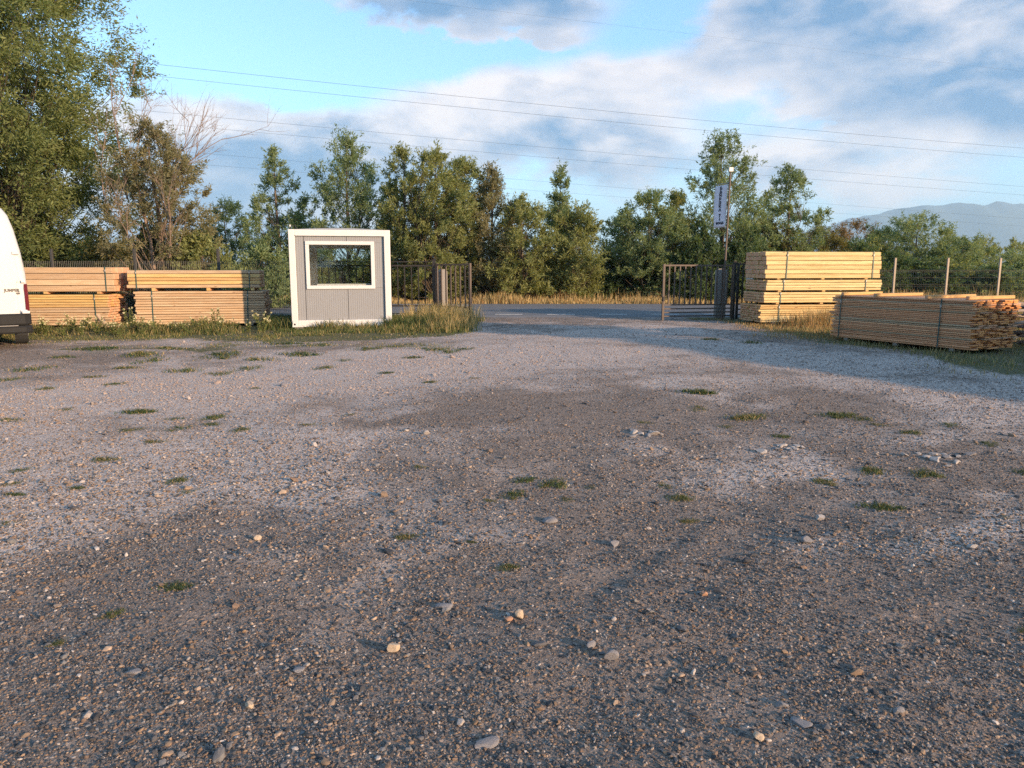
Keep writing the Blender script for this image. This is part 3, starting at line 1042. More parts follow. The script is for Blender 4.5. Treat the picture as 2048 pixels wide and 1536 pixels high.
def gate_post(label, x, y, h, w, mat):
    o = empty('gate_post', (x, y, 0))
    tag(o, label, 'post')
    MB().box((0, 0, h / 2), (w, w, h), bevel=0.004).build('shaft', mat, o)
    MB().box((0, 0, h + 0.006), (w * 1.15, w * 1.15, 0.012), bevel=0.002).build('cap', mat, o)
    for z in (0.4, h - 0.3):
        MB().tube([(-w * 0.7, -w * 0.3, z - 0.05), (-w * 0.7, -w * 0.3, z + 0.05)], 0.014, 8).build('hinge', mat, o)
    return o


gate_post('black hinge post left of the flag pole foot', 6.40, 21.80, 1.68, 0.08, M_black)
gate_post('black post between gate leaf and bars by the cabin', -2.20, 21.40, 1.72, 0.09, M_black)


def pillar(label, x, y, h, w, dpt, rz, mat):
    o = empty('gate_pillar', (x, y, 0), rz)
    tag(o, label, 'pillar')
    MB().box((0, 0, h / 2), (w, dpt, h), bevel=0.02, seg=2).build('shaft', mat, o)
    MB().prism([(-w / 2 + 0.02, h - 0.002), (w / 2 - 0.02, h - 0.002), (w / 2 - 0.06, h + 0.05), (-w / 2 + 0.06, h + 0.05)], -dpt / 2 + 0.02, dpt / 2 - 0.02).build('cap', mat, o)
    return o


pillar('grey concrete pillar behind the bars of the right gate leaf', 6.22, 22.55, 1.42, 0.30, 0.22, 0.05, M_conc)
pillar('tan concrete pillar behind the left gate leaf', -2.02, 22.0, 1.40, 0.22, 0.22, 0.6, M_conc)
MB_sign = MB().box((0, 0, 0), (0.22, 0.012, 0.42), bevel=0.003).build('notice_board', M_white)
MB_sign.location = (6.86, 21.86, 1.28)
MB_sign.rotation_euler = (0, 0, 0.2)
tag(MB_sign, 'small white notice board on the wicket beside the tall stack', 'sign')

# black bar fence between the left gate post and the cabin
bf = empty('bar_fence', (-2.26, 21.45, 0), math.pi)
tag(bf, 'black bar fence between gate post and white cabin', 'fence')
bar(bf, (0, 0, 1.55), (3.6, 0, 1.55), 0.022, M_black, 'rail')
bar(bf, (0, 0, 1.66), (3.6, 0, 1.66), 0.012, M_black, 'rail')
bar(bf, (0, 0, 0.42), (3.6, 0, 0.42), 0.020, M_black, 'rail')
bar(bf, (0, 0, 0.20), (3.6, 0, 0.20), 0.014, M_black, 'rail')
for k in range(1, 19):
    bar(bf, (k * 0.195, 0, 0.44), (k * 0.195, 0, 1.53), 0.015, M_black)


def mesh_fence(label, posts, Hm, mat_post, ph, pr, pw=0.05):
    f = empty('mesh_fence', (posts[0][0], posts[0][1], 0))
    tag(f, label, 'fence')
    o0 = Vector((posts[0][0], posts[0][1], 0))
    for (x, y) in posts:
        q_ = Vector((x, y, 0)) - o0
        MB().box((q_.x, q_.y, ph / 2), (pw, pw, ph), bevel=0.004).build('post', mat_post, f)
        MB().box((q_.x, q_.y, ph + 0.006), (pw * 1.12, pw * 1.12, 0.012), bevel=0.003).build('post_cap', mat_post, f)
    for (a, b_) in zip(posts, posts[1:]):
        A = Vector((a[0], a[1], 0)) - o0
        B = Vector((b_[0], b_[1], 0)) - o0
        d = B - A
        L = d.length
        d.normalize()
        V, F = [], []
        r = 0.0042

        def rod(p, q):
            t = (q - p).normalized()
            s = t.cross(Vector((0.3, 0.5, 0.8))).normalized()
            w = t.cross(s)
            n0 = len(V)
            for e in (p, q):
                for k in range(3):
                    an = k * 2.0944
                    V.append(e + (s * math.cos(an) + w * math.sin(an)) * r)
            for k in range(3):
                F.append((n0 + k, n0 + (k + 1) % 3, n0 + 3 + (k + 1) % 3, n0 + 3 + k))
        k = 0.04
        while k < L - 0.03:
            rod(A + d * k + Vector((0, 0, 0.06)), A + d * k + Vector((0, 0, Hm + 0.03)))
            k += 0.055
        for z in [0.1, 0.3, 0.5, 0.55, 0.75, 0.95, 1.0, 1.2, 1.4, Hm - 0.05, Hm]:
            rod(A + d * 0.02 + Vector((0, 0, z)), A + d * (L - 0.02) + Vector((0, 0, z)))
        me = np_mesh('mesh_panel', np.array([tuple(v) for v in V]), np.array(F), M_wire)
        o = link(bpy.data.objects.new('mesh_panel', me), f)
        o['kind'] = 'stuff'
    return f


mesh_fence('wire mesh fence with tan posts behind the low board stack', [(8.11 + 1.62 * k, 22.30 + 0.10 * k) for k in range(7)], 1.42, M_post, 1.77, 0.03, 0.055)
mesh_fence('wire mesh fence with dark posts behind the left stacks', [(-20.6 + 2.44 * k, 22.25 - 0.10 * k) for k in range(7)], 1.66, M_postd, 2.02, 0.03, 0.07)

# flag pole with banner and lamp
fp = empty('banner_pole', (6.02, 21.55, 0), 0)
fp.rotation_euler = (0, R(0.9), 0)
tag(fp, 'thin tall pole carrying white vertical banner and small lamp', 'pole')
MB().tube([(0, 0, 0), (0, 0, 2.2), (0, 0, 4.12)], [0.034, 0.030, 0.026], 10).build('shaft', M_rust, fp)
MB().box((0, -0.03, 4.19), (0.13, 0.07, 0.13), bevel=0.012).build('lamp_housing', M_galv, fp)
MB().box((0, -0.069, 4.19), (0.11, 0.01, 0.11), bevel=0.003).build('lamp_face', M_lampw, fp)
MB().tube([(0.0, 0, 3.84), (-0.33, 0.27, 3.80)], 0.012, 6).build('upper_arm', M_galv, fp)
MB().tube([(0.0, 0, 2.70), (-0.31, 0.25, 2.62)], 0.010, 6).build('lower_arm', M_galv, fp)
ban = empty('banner', (0, 0, 0))
nz, nxn = 16, 5
pts, fs = [], []


def ban_p(u, t, off=0.0):
    """u across (0 at pole, 1 outer), t down 0..1"""
    wdt = 0.27 + 0.03 * math.sin(math.pi * t)
    x = -0.045 - wdt * u
    y = 0.02 + 0.24 * u + 0.030 * math.sin(3.0 * t + 2.0 * u) - off
    z = 3.80 - 1.17 * t - 0.04 * u * (1 - t) - 0.035 * u * t
    return (x, y, z)


for j in range(nz + 1):
    for i in range(nxn + 1):
        pts.append(ban_p(i / nxn, j / nz))
W_ = nxn + 1
for j in range(nz):
    for i in range(nxn):
        a = j * W_ + i
        fs.append((a, a + 1, a + W_ + 1, a + W_))
bpy.data.objects.remove(ban)
bo = MB().poly(pts, fs).build('banner', M_banner, None, True)
so = bo.modifiers.new('thick', 'SOLIDIFY')
so.thickness = 0.004
bo.matrix_world = Matrix.Translation((6.02, 21.55, 0)) @ Euler((0, R(0.9), 0)).to_matrix().to_4x4()
tag(bo, 'white vertical cloth banner with black letters on the thin pole', 'banner')
for body, t, size, u in [('Б', 0.075, 0.112, 0.5), ('А', 0.155, 0.112, 0.5), ('Й', 0.24, 0.112, 0.5), ('Р', 0.33, 0.112, 0.5), ('Я', 0.415, 0.112, 0.5), ('К', 0.50, 0.112, 0.5), ('А', 0.585, 0.112, 0.5),
                         ('7', 0.715, 0.112, 0.5), ('1', 0.80, 0.112, 0.5), ('ЕООД', 0.895, 0.075, 0.5)]:
    me = text_mesh('letter', body, size, M_ink, 0.001, 0.006)
    o = link(bpy.data.objects.new('letter', me), bo)
    P_ = Vector(ban_p(u, t))
    ex = (Vector(ban_p(0.2, t)) - Vector(ban_p(0.8, t))).normalized()
    ez = (Vector(ban_p(u, t - 0.03)) - Vector(ban_p(u, t + 0.03))).normalized()
    en = ex.cross(ez).normalized()
    ez = en.cross(ex)
    M3 = Matrix((ex, ez, en)).transposed().to_4x4()
    o.matrix_local = Matrix.Translation(P_ + en * 0.009) @ M3

# ------------------------------------------------------------------ van
VR = math.atan2(0.54, 0.84)
van = empty('white_van', (-8.96 - 1.03 * 0.84, 13.95 - 1.03 * 0.54, 0), VR)
tag(van, 'white panel van cut by the left edge, seen from behind', 'van')
prof = [(1.01, 0.42), (1.03, 0.55), (1.04, 0.75), (1.04, 1.0), (1.03, 1.40), (0.985, 1.80), (0.91, 2.20), (0.84, 2.44), (0.76, 2.56), (0.55, 2.62), (0.0, 2.64)]
full = [(x, z) for x, z in prof] + [(-x, z) for x, z in prof[::-1][1:]]
ysec = [(-0.00, 0.955, 0.0), (0.03, 0.985, 0.0), (0.10, 1.0, 0.0), (1.5, 1.0, 0.02), (3.4, 1.0, 0.02), (3.75, 0.98, -0.10), (4.3, 0.95, -0.75), (4.75, 0.88, -1.20), (4.95, 0.75, -1.35)]
pts, fs = [], []
N_ = len(full)
for (yy, s_, dz) in ysec:
    for x, z in full:
        zz = z
        if dz < 0:
            zz = min(z, 2.63 + dz + (z - 2.63) * 0.15) if z > 2.63 + dz - 0.3 else z
        rear = 0.0
        zz2 = 0.42 + (zz - 0.42) * (1 if yy > 0.05 else 0.988)
        pts.append((x * s_, yy + (0.06 * max(0, (z - 1.2) / 1.3) ** 2 if yy < 0.2 else 0), zz2))
for j in range(len(ysec) - 1):
    for i in range(N_ - 1):
        a = j * N_ + i
        fs.append((a, a + 1, a + N_ + 1, a + N_))
    fs.append((j * N_ + N_ - 1, j * N_, (j + 1) * N_, (j + 1) * N_ + N_ - 1))
fs.append(tuple(range(N_)))
fs.append(tuple(range((len(ysec) - 1) * N_, len(ysec) * N_))[::-1])
body = MB().poly(pts, fs).build('body', M_vanw, van, True)
md = body.modifiers.new('edge', 'EDGE_SPLIT')
md.split_angle = R(38)


def rear_y(z):
    return 0.06 * max(0, (z - 1.2) / 1.3) ** 2


def half_w(z):
    return float(np.interp(z, [p_[1] for p_ in prof], [p_[0] for p_ in prof])) * 0.955


def door_panel(x0f, x1f, z0, z1, name):
    """rear door skin following the body's outline"""
    ns = 18
    pts, fs = [], []
    for k in range(ns + 1):
        z = z0 + (z1 - z0) * k / ns
        xa, xb = x0f(z), x1f(z)
        for x in (xa, xb):
            pts.append((x, rear_y(z) - 0.014, z))
            pts.append((x, rear_y(z) + 0.004, z))
    for k in range(ns):
        a, b_ = 4 * k, 4 * k + 4
        fs += [(a, a + 2, b_ + 2, b_), (a, b_, b_ + 1, a + 1), (a + 2, a + 3, b_ + 3, b_ + 2)]
    fs += [(0, 1, 3, 2), (4 * ns, 4 * ns + 2, 4 * ns + 3, 4 * ns + 1)]
    return MB().poly(pts, fs).build(name, M_vanw, van)


SPL = 0.44
dr = door_panel(lambda z: SPL + 0.006, lambda z: half_w(z) - 0.07 - (0.05 if 0.62 < z < 1.22 else 0.0), 0.60, 2.42, 'rear_door')
dl = door_panel(lambda z: -half_w(z) + 0.10, lambda z: SPL - 0.006, 0.60, 2.30, 'rear_door')
MB().box((0.66, -0.012, 1.245), (0.50, 0.010, 0.012)).build('crease', M_vanw, dr)
MB().box((0.55, -0.024, 1.13), (0.095, 0.025, 0.15), bevel=0.012, seg=2).build('handle', M_black, dr)
MB().box((0.52, -0.036, 1.13), (0.022, 0.02, 0.11), bevel=0.006).build('handle_grip', M_plast, dr)
MB().tube([(0.56, -0.024, 0.985), (0.56, -0.012, 0.985)], 0.015, 10).build('lock', M_black, dr)
for z in (1.76, 0.70):
    MB().box((half_w(z) - 0.035, rear_y(z) - 0.02, z), (0.11, 0.04, 0.055), bevel=0.012, seg=2).build('hinge', M_vanw, dr)
for body_, x, z, s_ in (('JUMPER', 0.80, 1.085, 0.070), ('HDI', 0.89, 1.030, 0.036)):
    o = link(bpy.data.objects.new('lettering', text_mesh('lettering', body_, s_, M_chrome, 0.003, 0.003)), dr)
    o.location = (x, -0.0175, z)
    o.rotation_euler = (R(90), 0, 0)
for sx in (-1, 1):
    pts = []
    tl = MB()
    zs = [0.62, 0.70, 0.85, 1.0, 1.12, 1.2]
    fsx = []
    for k, z in enumerate(zs):
        xo = half_w(z) / 0.955 * 1.0
        inn = 0.02 if 0 < k < 5 else 0.01
        pts += [(sx * (xo - inn - 0.03), -0.02, z), (sx * (xo + 0.004), 0.03, z), (sx * (xo + 0.008), 0.11, z)]
    for k in range(len(zs) - 1):
        a = 3 * k
        fsx += [(a, a + 1, a + 4, a + 3), (a + 1, a + 2, a + 5, a + 4)]
    tl.poly(pts, fsx).build('tail_lamp', M_red, van)
    MB().box((sx * 0.985, 0.005, 1.245), (0.07, 0.10, 0.05), bevel=0.012, seg=2).build('lamp_cap', M_vanw, van)
# bumper with step
pts = [(-1.06, 0.10), (-1.04, -0.02), (-0.96, -0.10), (-0.6, -0.135), (0.6, -0.135), (0.96, -0.10), (1.04, -0.02), (1.06, 0.10)]


def bumper(z0, z1, grow, name, mat):
    mb = MB()
    n_ = len(pts)
    V = []
    for (zz, g2) in ((z0, grow - 0.02), (z0 + 0.03, grow), (z1 - 0.03, grow), (z1, grow - 0.025)):
        for x, y in pts:
            V.append((x * (1 + g2 * 0.3), y - g2, zz))
    F = []
    for j in range(3):
        for i in range(n_ - 1):
            a = j * n_ + i
            F.append((a, a + 1, a + n_ + 1, a + n_))
    V += [(1.0, 0.12, z0), (-1.0, 0.12, z0), (1.0, 0.12, z1), (-1.0, 0.12, z1)]
    b0 = 4 * n_
    F.append(tuple(range(n_)) + (b0, b0 + 1))
    F.append(tuple(range(3 * n_, 4 * n_)) + (b0 + 2, b0 + 3))
    return mb.poly(V, F).build(name, mat, van)


bumper(0.45, 0.66, 0.0, 'bumper', M_plast)
bumper(0.30, 0.44, 0.02, 'bumper_step', M_plast)
MB().box((0, -0.115, 0.446), (1.7, 0.05, 0.012), bevel=0.004).build('bumper_trim', M_galv, van)
for sx in (-1, 1):
    MB().box((sx * 0.985, -0.045, 0.685), (0.12, 0.10, 0.05), bevel=0.012, seg=2).build('bumper_cap', M_vanw, van)
MB().box((0, 2.5, 0.36), (1.9, 4.6, 0.12)).build('chassis', M_black, van)
for sx in (-1, 1):
    for yy in (1.35, 4.1):
        w = MB().tube([(sx * 0.76, yy, 0.33), (sx * 0.98, yy, 0.33)], 0.33, 24).build('wheel', M_tyre, van)
        MB().tube([(sx * 0.965, yy, 0.33), (sx * 0.99, yy, 0.33)], 0.20, 16).build('rim', M_galv, w)

# ------------------------------------------------------------------ power lines, far pole arms
def cable(label, a, b_, sag, r=0.016):
    a, b_ = Vector(a), Vector(b_)
    pts = []
    for i in range(41):
        t = i / 40
        q_ = a.lerp(b_, t)
        q_.z -= sag * 4 * t * (1 - t)
        pts.append(q_ - a)
    o = MB().tube(pts, r, 5).build('power_cable', M_cable)
    o.location = a
    tag(o, label, 'cable', 'overhead power cables')


TH = math.atan(233 / 1500)


def sky_pt(px, py, Y):
    x, y = (px - 1024) / 1500, (768 - py) / 1500
    d = Vector((x, math.cos(TH) + y * math.sin(TH), -math.sin(TH) + y * math.cos(TH)))
    return Vector((0, 0, 1.5)) + d * (Y / d.y)


for lab, a, b_, s_ in [('highest dark power cable of the upper pair crossing the sky', (-300, 60, 44), (2400, 322, 76), 0.55),
                       ('lower power cable of the upper pair crossing the sky', (-300, 86, 47), (2400, 340, 82), 0.55),
                       ('upper power cable of the middle pair, passing the dead twigs', (-300, 164, 58), (2400, 398, 100), 0.5),
                       ('lower power cable of the middle pair crossing behind the banner pole', (-300, 190, 62), (2400, 414, 107), 0.5),
                       ('upper power cable of the lowest pair above the roadside trees', (-300, 246, 76), (2400, 462, 132), 0.4),
                       ('lowest power cable just above the roadside trees', (-300, 272, 82), (2400, 476, 141), 0.4),
                       ('faint cable crossing the dark cloud at the top', (300, -62, 60), (2500, 190, 110), 0.3)]:
    cable(lab, sky_pt(*a), sky_pt(*b_), s_, 0.0095 if 'faint' not in lab else 0.005)

# invented shed out of view at the right, shaped to shade the gravel
shed = empty('added_shed', (14.0, 5.5, 0))
tag(shed, 'invented sheet metal shed with lean-to out of view, added for its shade', 'shed')
MB().prism([(-4.5, 0), (1.2, 0), (1.2, 3.1), (-4.5, 1.9)], -4.0, 4.0).build('wall', M_shedw, shed).matrix_local = Matrix.Translation((4.0, 0, 0)) @ Matrix.Rotation(R(90), 4, 'Z')
MB().prism([(1.22, 0), (6.0, 0), (6.0, 1.25), (1.22, 1.6)], -4.0, 4.0).build('lean_to', M_shedw, shed).matrix_local = Matrix.Translation((4.0, 0, 0)) @ Matrix.Rotation(R(90), 4, 'Z')
mb = MB()
mb.poly([(-0.2, -4.7, 1.92), (-0.2, 1.3, 3.18), (8.2, -4.7, 1.92), (8.2, 1.3, 3.18), (-0.1, 1.23, 1.65), (-0.1, 6.2, 1.29), (8.1, 1.23, 1.65), (8.1, 6.2, 1.29)], [(0, 1, 3, 2), (4, 5, 7, 6)])
ro = mb.build('roof', M_roof, shed)
ro.modifiers.new('thick', 'SOLIDIFY').thickness = 0.05
MB().box((-0.02, 0.3, 1.2), (0.06, 2.6, 2.4), bevel=0.01).build('door', M_grey, shed)

# ------------------------------------------------------------------ trees
def unit(v):
    return v / np.maximum(np.linalg.norm(v, axis=-1, keepdims=True), 1e-9)


def leaves(pos, direc, size, width, tone, rg, curl=0.0):
    """one folded rhombus per leaf: pos base (n,3), direc (n,3), size (n,)"""
    n = len(pos)
    rv = unit(rg.normal(size=(n, 3)))
    side = unit(np.cross(direc, rv))
    L = size[:, None]
    W = (size * width)[:, None]
    nrm = np.cross(side, direc)
    a = pos
    b_ = pos + direc * L * 0.45 + side * W * 0.5 + nrm * W * 0.15
    c = pos + direc * L
    d = pos + direc * L * 0.45 - side * W * 0.5 + nrm * W * 0.15
    V = np.stack([a, b_, c, d], 1).reshape(-1, 3)
    F = np.arange(4 * n).reshape(-1, 4)
    col = np.repeat(tone, 4, 0)
    return V, F, col


def tubes(paths, rads, n):
    """many tapered tubes at once; paths list of (k,3)"""
    V, F, base = [], [], 0
    for P_, r in zip(paths, rads):
        P_ = np.asarray(P_)
        k = len(P_)
        t = unit(np.gradient(P_, axis=0))
        s = unit(np.cross(t, np.array([0.31, 0.17, 0.94])) + 1e-6)
        q_ = np.cross(s, t)
        an = np.arange(n) * 2 * np.pi / n
        ring = (s[:, None] * np.cos(an)[None, :, None] + q_[:, None] * np.sin(an)[None, :, None]) * np.asarray(r)[:, None, None] + P_[:, None]
        V.append(ring.reshape(-1, 3))
        j = np.arange(k - 1)[:, None] * n + np.arange(n)[None]
        j2 = np.arange(k - 1)[:, None] * n + (np.arange(n)[None] + 1) % n
        F.append(np.stack([j, j2, j2 + n, j + n], -1).reshape(-1, 4) + base)
        base += k * n
    return np.concatenate(V), np.concatenate(F)


PROFILES = {
    'spire': [(0.03, 0.55), (0.12, 0.85), (0.3, 1.0), (0.5, 0.92), (0.65, 0.70), (0.8, 0.42), (0.92, 0.22), (1.0, 0.06)],
    'column': [(0.03, 0.6), (0.15, 0.95), (0.4, 1.0), (0.7, 0.9), (0.88, 0.6), (1.0, 0.15)],
    'open': [(0.06, 0.45), (0.2, 0.75), (0.4, 1.0), (0.6, 0.95), (0.75, 0.7), (0.9, 0.4), (1.0, 0.12)],
    'round': [(0.05, 0.5), (0.2, 0.9), (0.45, 1.0), (0.7, 0.85), (0.9, 0.5), (1.0, 0.15)],
    'bush': [(0.0, 0.8), (0.2, 1.0), (0.5, 0.95), (0.8, 0.65), (1.0, 0.2)],
    'standard': [(0.60, 0.7), (0.70, 1.0), (0.85, 0.9), (1.0, 0.3)],
    'big': [(0.10, 0.55), (0.22, 0.85), (0.4, 1.0), (0.6, 1.0), (0.8, 0.8), (0.95, 0.45), (1.0, 0.2)],
}
G_OLIVE = ((0.170, 0.200, 0.070), (0.285, 0.295, 0.115))
G_GREEN = ((0.130, 0.185, 0.085), (0.24, 0.285, 0.13))
G_DARK = ((0.060, 0.105, 0.045), (0.110, 0.150, 0.058))
G_GREY = ((0.175, 0.170, 0.090), (0.28, 0.25, 0.135))
G_YELL = ((0.13, 0.125, 0.035), (0.20, 0.17, 0.055))
G_BROWN = ((0.16, 0.105, 0.045), (0.24, 0.165, 0.075))


def tree_meshes(name, H, rad, style, nclump, per, seed, tones, leaf=0.11, lw=0.34, droop=0.25, ascend=0.9, clump_r=0.5, wind=0.0, mats=None, lean=0.0, stems=1, rtrunk=None, fill=0.35, up=0.30, nt=6):
    rg = np.random.default_rng(seed)
    pr = np.array(PROFILES[style])
    # clump tips within an uneven envelope
    hh = np.linspace(pr[0, 0], 1, 200)
    wgt = np.interp(hh, pr[:, 0], pr[:, 1]) + 0.10
    hf = rg.choice(hh, nclump, p=wgt / wgt.sum()) + rg.normal(0, 0.012, nclump)
    hf = np.clip(hf, pr[0, 0], 1.0)
    th = rg.uniform(0, 2 * np.pi, nclump)
    lob = 1 + 0.28 * np.sin(th * 2 + rg.uniform(0, 6)) * np.sin(hf * 9 + rg.uniform(0, 6)) + 0.18 * np.sin(th * 5 + hf * 14 + rg.uniform(0, 6))
    rr_ = rad * np.interp(hf, pr[:, 0], pr[:, 1]) * lob * (fill + (1 - fill) * rg.uniform(0, 1, nclump) ** 0.6)
    tip = np.stack([rr_ * np.cos(th), rr_ * np.sin(th), hf * H * (1 - 0.0)], -1)
    tip[:, 0] += lean * tip[:, 2]
    # trunk(s)
    rt = rtrunk or 0.016 * H + 0.02
    paths, rads = [], []
    trunks = []
    for s in range(stems):
        k = 9
        zz = np.linspace(-0.1, H * (0.93 if s == 0 else rg.uniform(0.6, 0.85)), k)
        off = rg.normal(0, 0.05 * rad, (k, 2)).cumsum(0) * 0.35
        a = rg.uniform(0, 6.28)
        spread = 0 if s == 0 else rg.uniform(0.15, 0.45) * rad
        tt = (zz - zz[0]) / (zz[-1] - zz[0])
        P_ = np.stack([off[:, 0] + spread * np.cos(a) * tt + lean * zz, off[:, 1] + spread * np.sin(a) * tt, zz], -1)
        P_[0, :2] = P_[0, :2] * 0.3
        trunks.append(P_)
        paths.append(P_)
        rads.append(rt * (1 if s == 0 else 0.7) * (1 - tt * 0.93) + 0.004)
    bp, br = [], []
    tdir = np.zeros_like(tip)
    for i in range(nclump):
        P_ = trunks[i % stems]
        zt_ = P_[-1, 2]
        r_h = math.hypot(tip[i, 0], tip[i, 1])
        z0 = np.clip(tip[i, 2] - ascend * r_h - 0.15 * H * rg.uniform(0, 1), 0.04 * H, zt_ * 0.97)
        st = np.array([np.interp(z0, P_[:, 2], P_[:, j]) for j in range(3)])
        mid = st * 0.5 + tip[i] * 0.5 + np.array([0, 0, -0.06 * r_h]) + rg.normal(0, 0.05 * rad, 3)
        u = np.linspace(0, 1, 5)[:, None]
        cur = (1 - u) ** 2 * st + 2 * u * (1 - u) * mid + u ** 2 * tip[i]
        bp.append(cur)
        br.append(np.linspace(max(0.007, rt * 0.17 * (1 - z0 / (H * 1.15))), 0.004, 5))
        tdir[i] = cur[-1] - cur[-2]
    tdir = unit(tdir)
    V0, F0 = tubes(paths, rads, 7)
    V1, F1 = tubes(bp, br, 4)
    trunk_me = np_mesh(name + '_trunk', np.concatenate([V0, V1]), np.concatenate([F0, F1 + len(V0)]), (mats or (M_bark,))[0], None, True)
    # twigs and leaves
    ci = np.repeat(np.arange(nclump), nt)
    cs = clump_r * rg.uniform(0.6, 1.35, nclump)
    d = unit(tdir[ci] * 0.7 + rg.normal(0, 0.62, (len(ci), 3)) + np.array([wind, 0, up]))
    Lt = cs[ci] * rg.uniform(0.55, 1.25, len(ci))
    st = tip[ci] - tdir[ci] * cs[ci][:, None] * 0.35 + rg.normal(0, 0.10, (len(ci), 3)) * cs[ci][:, None]
    nl = max(4, per // nt)
    ti = np.repeat(np.arange(len(ci)), nl)
    u = rg.uniform(0.02, 1.0, len(ti)) ** 0.8
    pos = st[ti] + d[ti] * (Lt[ti] * u)[:, None] + rg.normal(0, 0.055, (len(ti), 3)) * cs[ci[ti]][:, None] * 1.3
    pos[:, 2] -= droop * 0.35 * (Lt[ti] * u ** 2)
    ld = unit(d[ti] * 0.75 + rg.normal(0, 0.55, (len(ti), 3)) + np.array([wind * 0.8, 0, -droop]))
    size = leaf * rg.uniform(0.6, 1.35, len(ti))
    lo, hi = np.array(tones[0]), np.array(tones[1])
    ct = rg.uniform(0, 1, nclump)
    t = np.clip(ct[ci[ti]] * 0.6 + rg.uniform(0, 1, len(ti)) * 0.55 - 0.05, 0, 1)[:, None]
    tone = (lo + (hi - lo) * t) * rg.uniform(0.8, 1.2, (len(ti), 1))
    pos[:, 2] = np.maximum(pos[:, 2], 0.02)
    V, F, c = leaves(pos, ld, size, lw, tone, rg)
    leaf_me = np_mesh(name + '_crown', V, F, M_leaf, c)
    return trunk_me, leaf_me


def place_tree(name, label, cat, loc, meshes, rz=0.0, group=None, sc=(1, 1, 1)):
    o = empty(name, loc, rz)
    o.scale = sc
    tag(o, label, cat, group)
    link(bpy.data.objects.new('trunk', meshes[0]), o)
    link(bpy.data.objects.new('crown', meshes[1]), o)
    return o


def px_tree(px, top, halfw, Y):
    """place and size of a tree from where it stands in the photograph: distance Y metres"""
    x = (px - 1024) / 1500 * (Y * math.cos(TH) + 0.2)
    P_ = sky_pt(px, top, Y)
    return P_.x, P_.z, halfw * Y / 1500


ROW = [  # label, px, top, half width, distance, style, clumps, leaves per clump, tones, extra
    ('dark rounded tree in the gap beyond the left fence', 455, 408, 55, 44, 'round', 80, 90, G_DARK, dict(leaf=0.16)),
    ('slim spire tree standing alone left of the white cabin', 548, 300, 46, 36, 'spire', 95, 100, G_GREEN, {}),
    ('small slim tree right of the lone spire tree', 607, 398, 32, 37, 'spire', 55, 90, G_GREEN, {}),
    ('tall pointed tree right above the white cabin', 690, 266, 80, 35, 'spire', 170, 100, G_GREEN, dict(stems=2)),
    ('olive green tree just right of the cabin roof', 800, 292, 50, 33.5, 'spire', 130, 100, G_OLIVE, dict(wind=0.25)),
    ('broad olive green tree behind the bar fence', 868, 306, 62, 33, 'column', 170, 105, G_OLIVE, dict(wind=0.25, stems=2)),
    ('bushy olive tree behind the left gate post', 922, 322, 44, 34, 'column', 120, 100, G_OLIVE, dict(wind=0.2)),
    ('greyish leaved tree above the end of the left gate leaf', 980, 334, 48, 33.5, 'spire', 130, 90, G_GREY, dict(wind=0.2, leaf=0.13)),
    ('low olive tree behind the road, left of the narrow spire', 1050, 400, 50, 33, 'column', 130, 95, G_OLIVE, {}),
    ('narrow spire tree in the middle of the picture', 1122, 340, 34, 35, 'spire', 85, 100, G_GREEN, dict(stems=2)),
    ('tree at the left side of the gap in the tree row', 1153, 418, 42, 33.2, 'column', 110, 95, G_OLIVE, {}),
    ('small tree at the right side of the gap in the tree row', 1236, 445, 30, 36, 'round', 55, 90, G_GREEN, {}),
    ('leafy twin topped tree behind the end of the right gate', 1300, 388, 58, 34, 'column', 150, 100, G_GREEN, dict(stems=3)),
    ('tree between the twin topped tree and the banner pole', 1350, 396, 36, 35, 'column', 85, 95, G_OLIVE, {}),
    ('tall airy tree directly behind the banner', 1452, 272, 78, 35.5, 'open', 150, 95, G_GREEN, dict(stems=3, leaf=0.14, fill=0.2)),
    ('airy tree right of the banner pole above the tall stack', 1584, 333, 62, 37, 'open', 105, 90, G_GREEN, dict(stems=2, leaf=0.14, fill=0.2)),
    ('yellowish bushy tree behind the tall yellow stack', 1540, 440, 62, 38, 'round', 110, 95, G_YELL, {}),
    ('yellow green bush tree behind the right end of the tall stack', 1640, 462, 55, 40, 'bush', 90, 95, G_YELL, {}),
    ('brownish drying tree below the mountain', 1705, 446, 58, 50, 'round', 90, 90, G_BROWN, dict(leaf=0.14)),
    ('green tree left of the feathery locust', 1780, 470, 45, 44, 'round', 80, 95, G_GREEN, {}),
    ('feathery green locust tree above the right fence', 1838, 428, 90, 40, 'round', 170, 100, G_GREEN, dict(wind=0.1, droop=0.5)),
    ('low green tree right of the feathery locust', 1925, 478, 52, 42, 'bush', 90, 95, G_GREEN, {}),
    ('rounded far tree at the right edge', 1998, 480, 80, 62, 'round', 110, 95, G_OLIVE, dict(leaf=0.17)),
    ('green tree cut by the right picture edge', 2075, 500, 70, 46, 'bush', 90, 95, G_GREEN, {}),
]
for i, (lab, px, top, hw, Y, sty, nc_, per, tn, kw) in enumerate(ROW):
    x, h, r = px_tree(px, top, hw * 1.36, Y)
    k = dict(leaf=0.14, lw=0.28, up=0.75, clump_r=0.50 if hw * Y < 2400 else 0.60)
    k.update(kw)
    ms = tree_meshes('tree', h, r, sty, int(nc_ * 1.45), int(per * 1.6), 100 + i, tn, **k)
    place_tree('roadside_tree', lab, 'tree', (x, Y, 0), ms, 0, 'trees along the road')

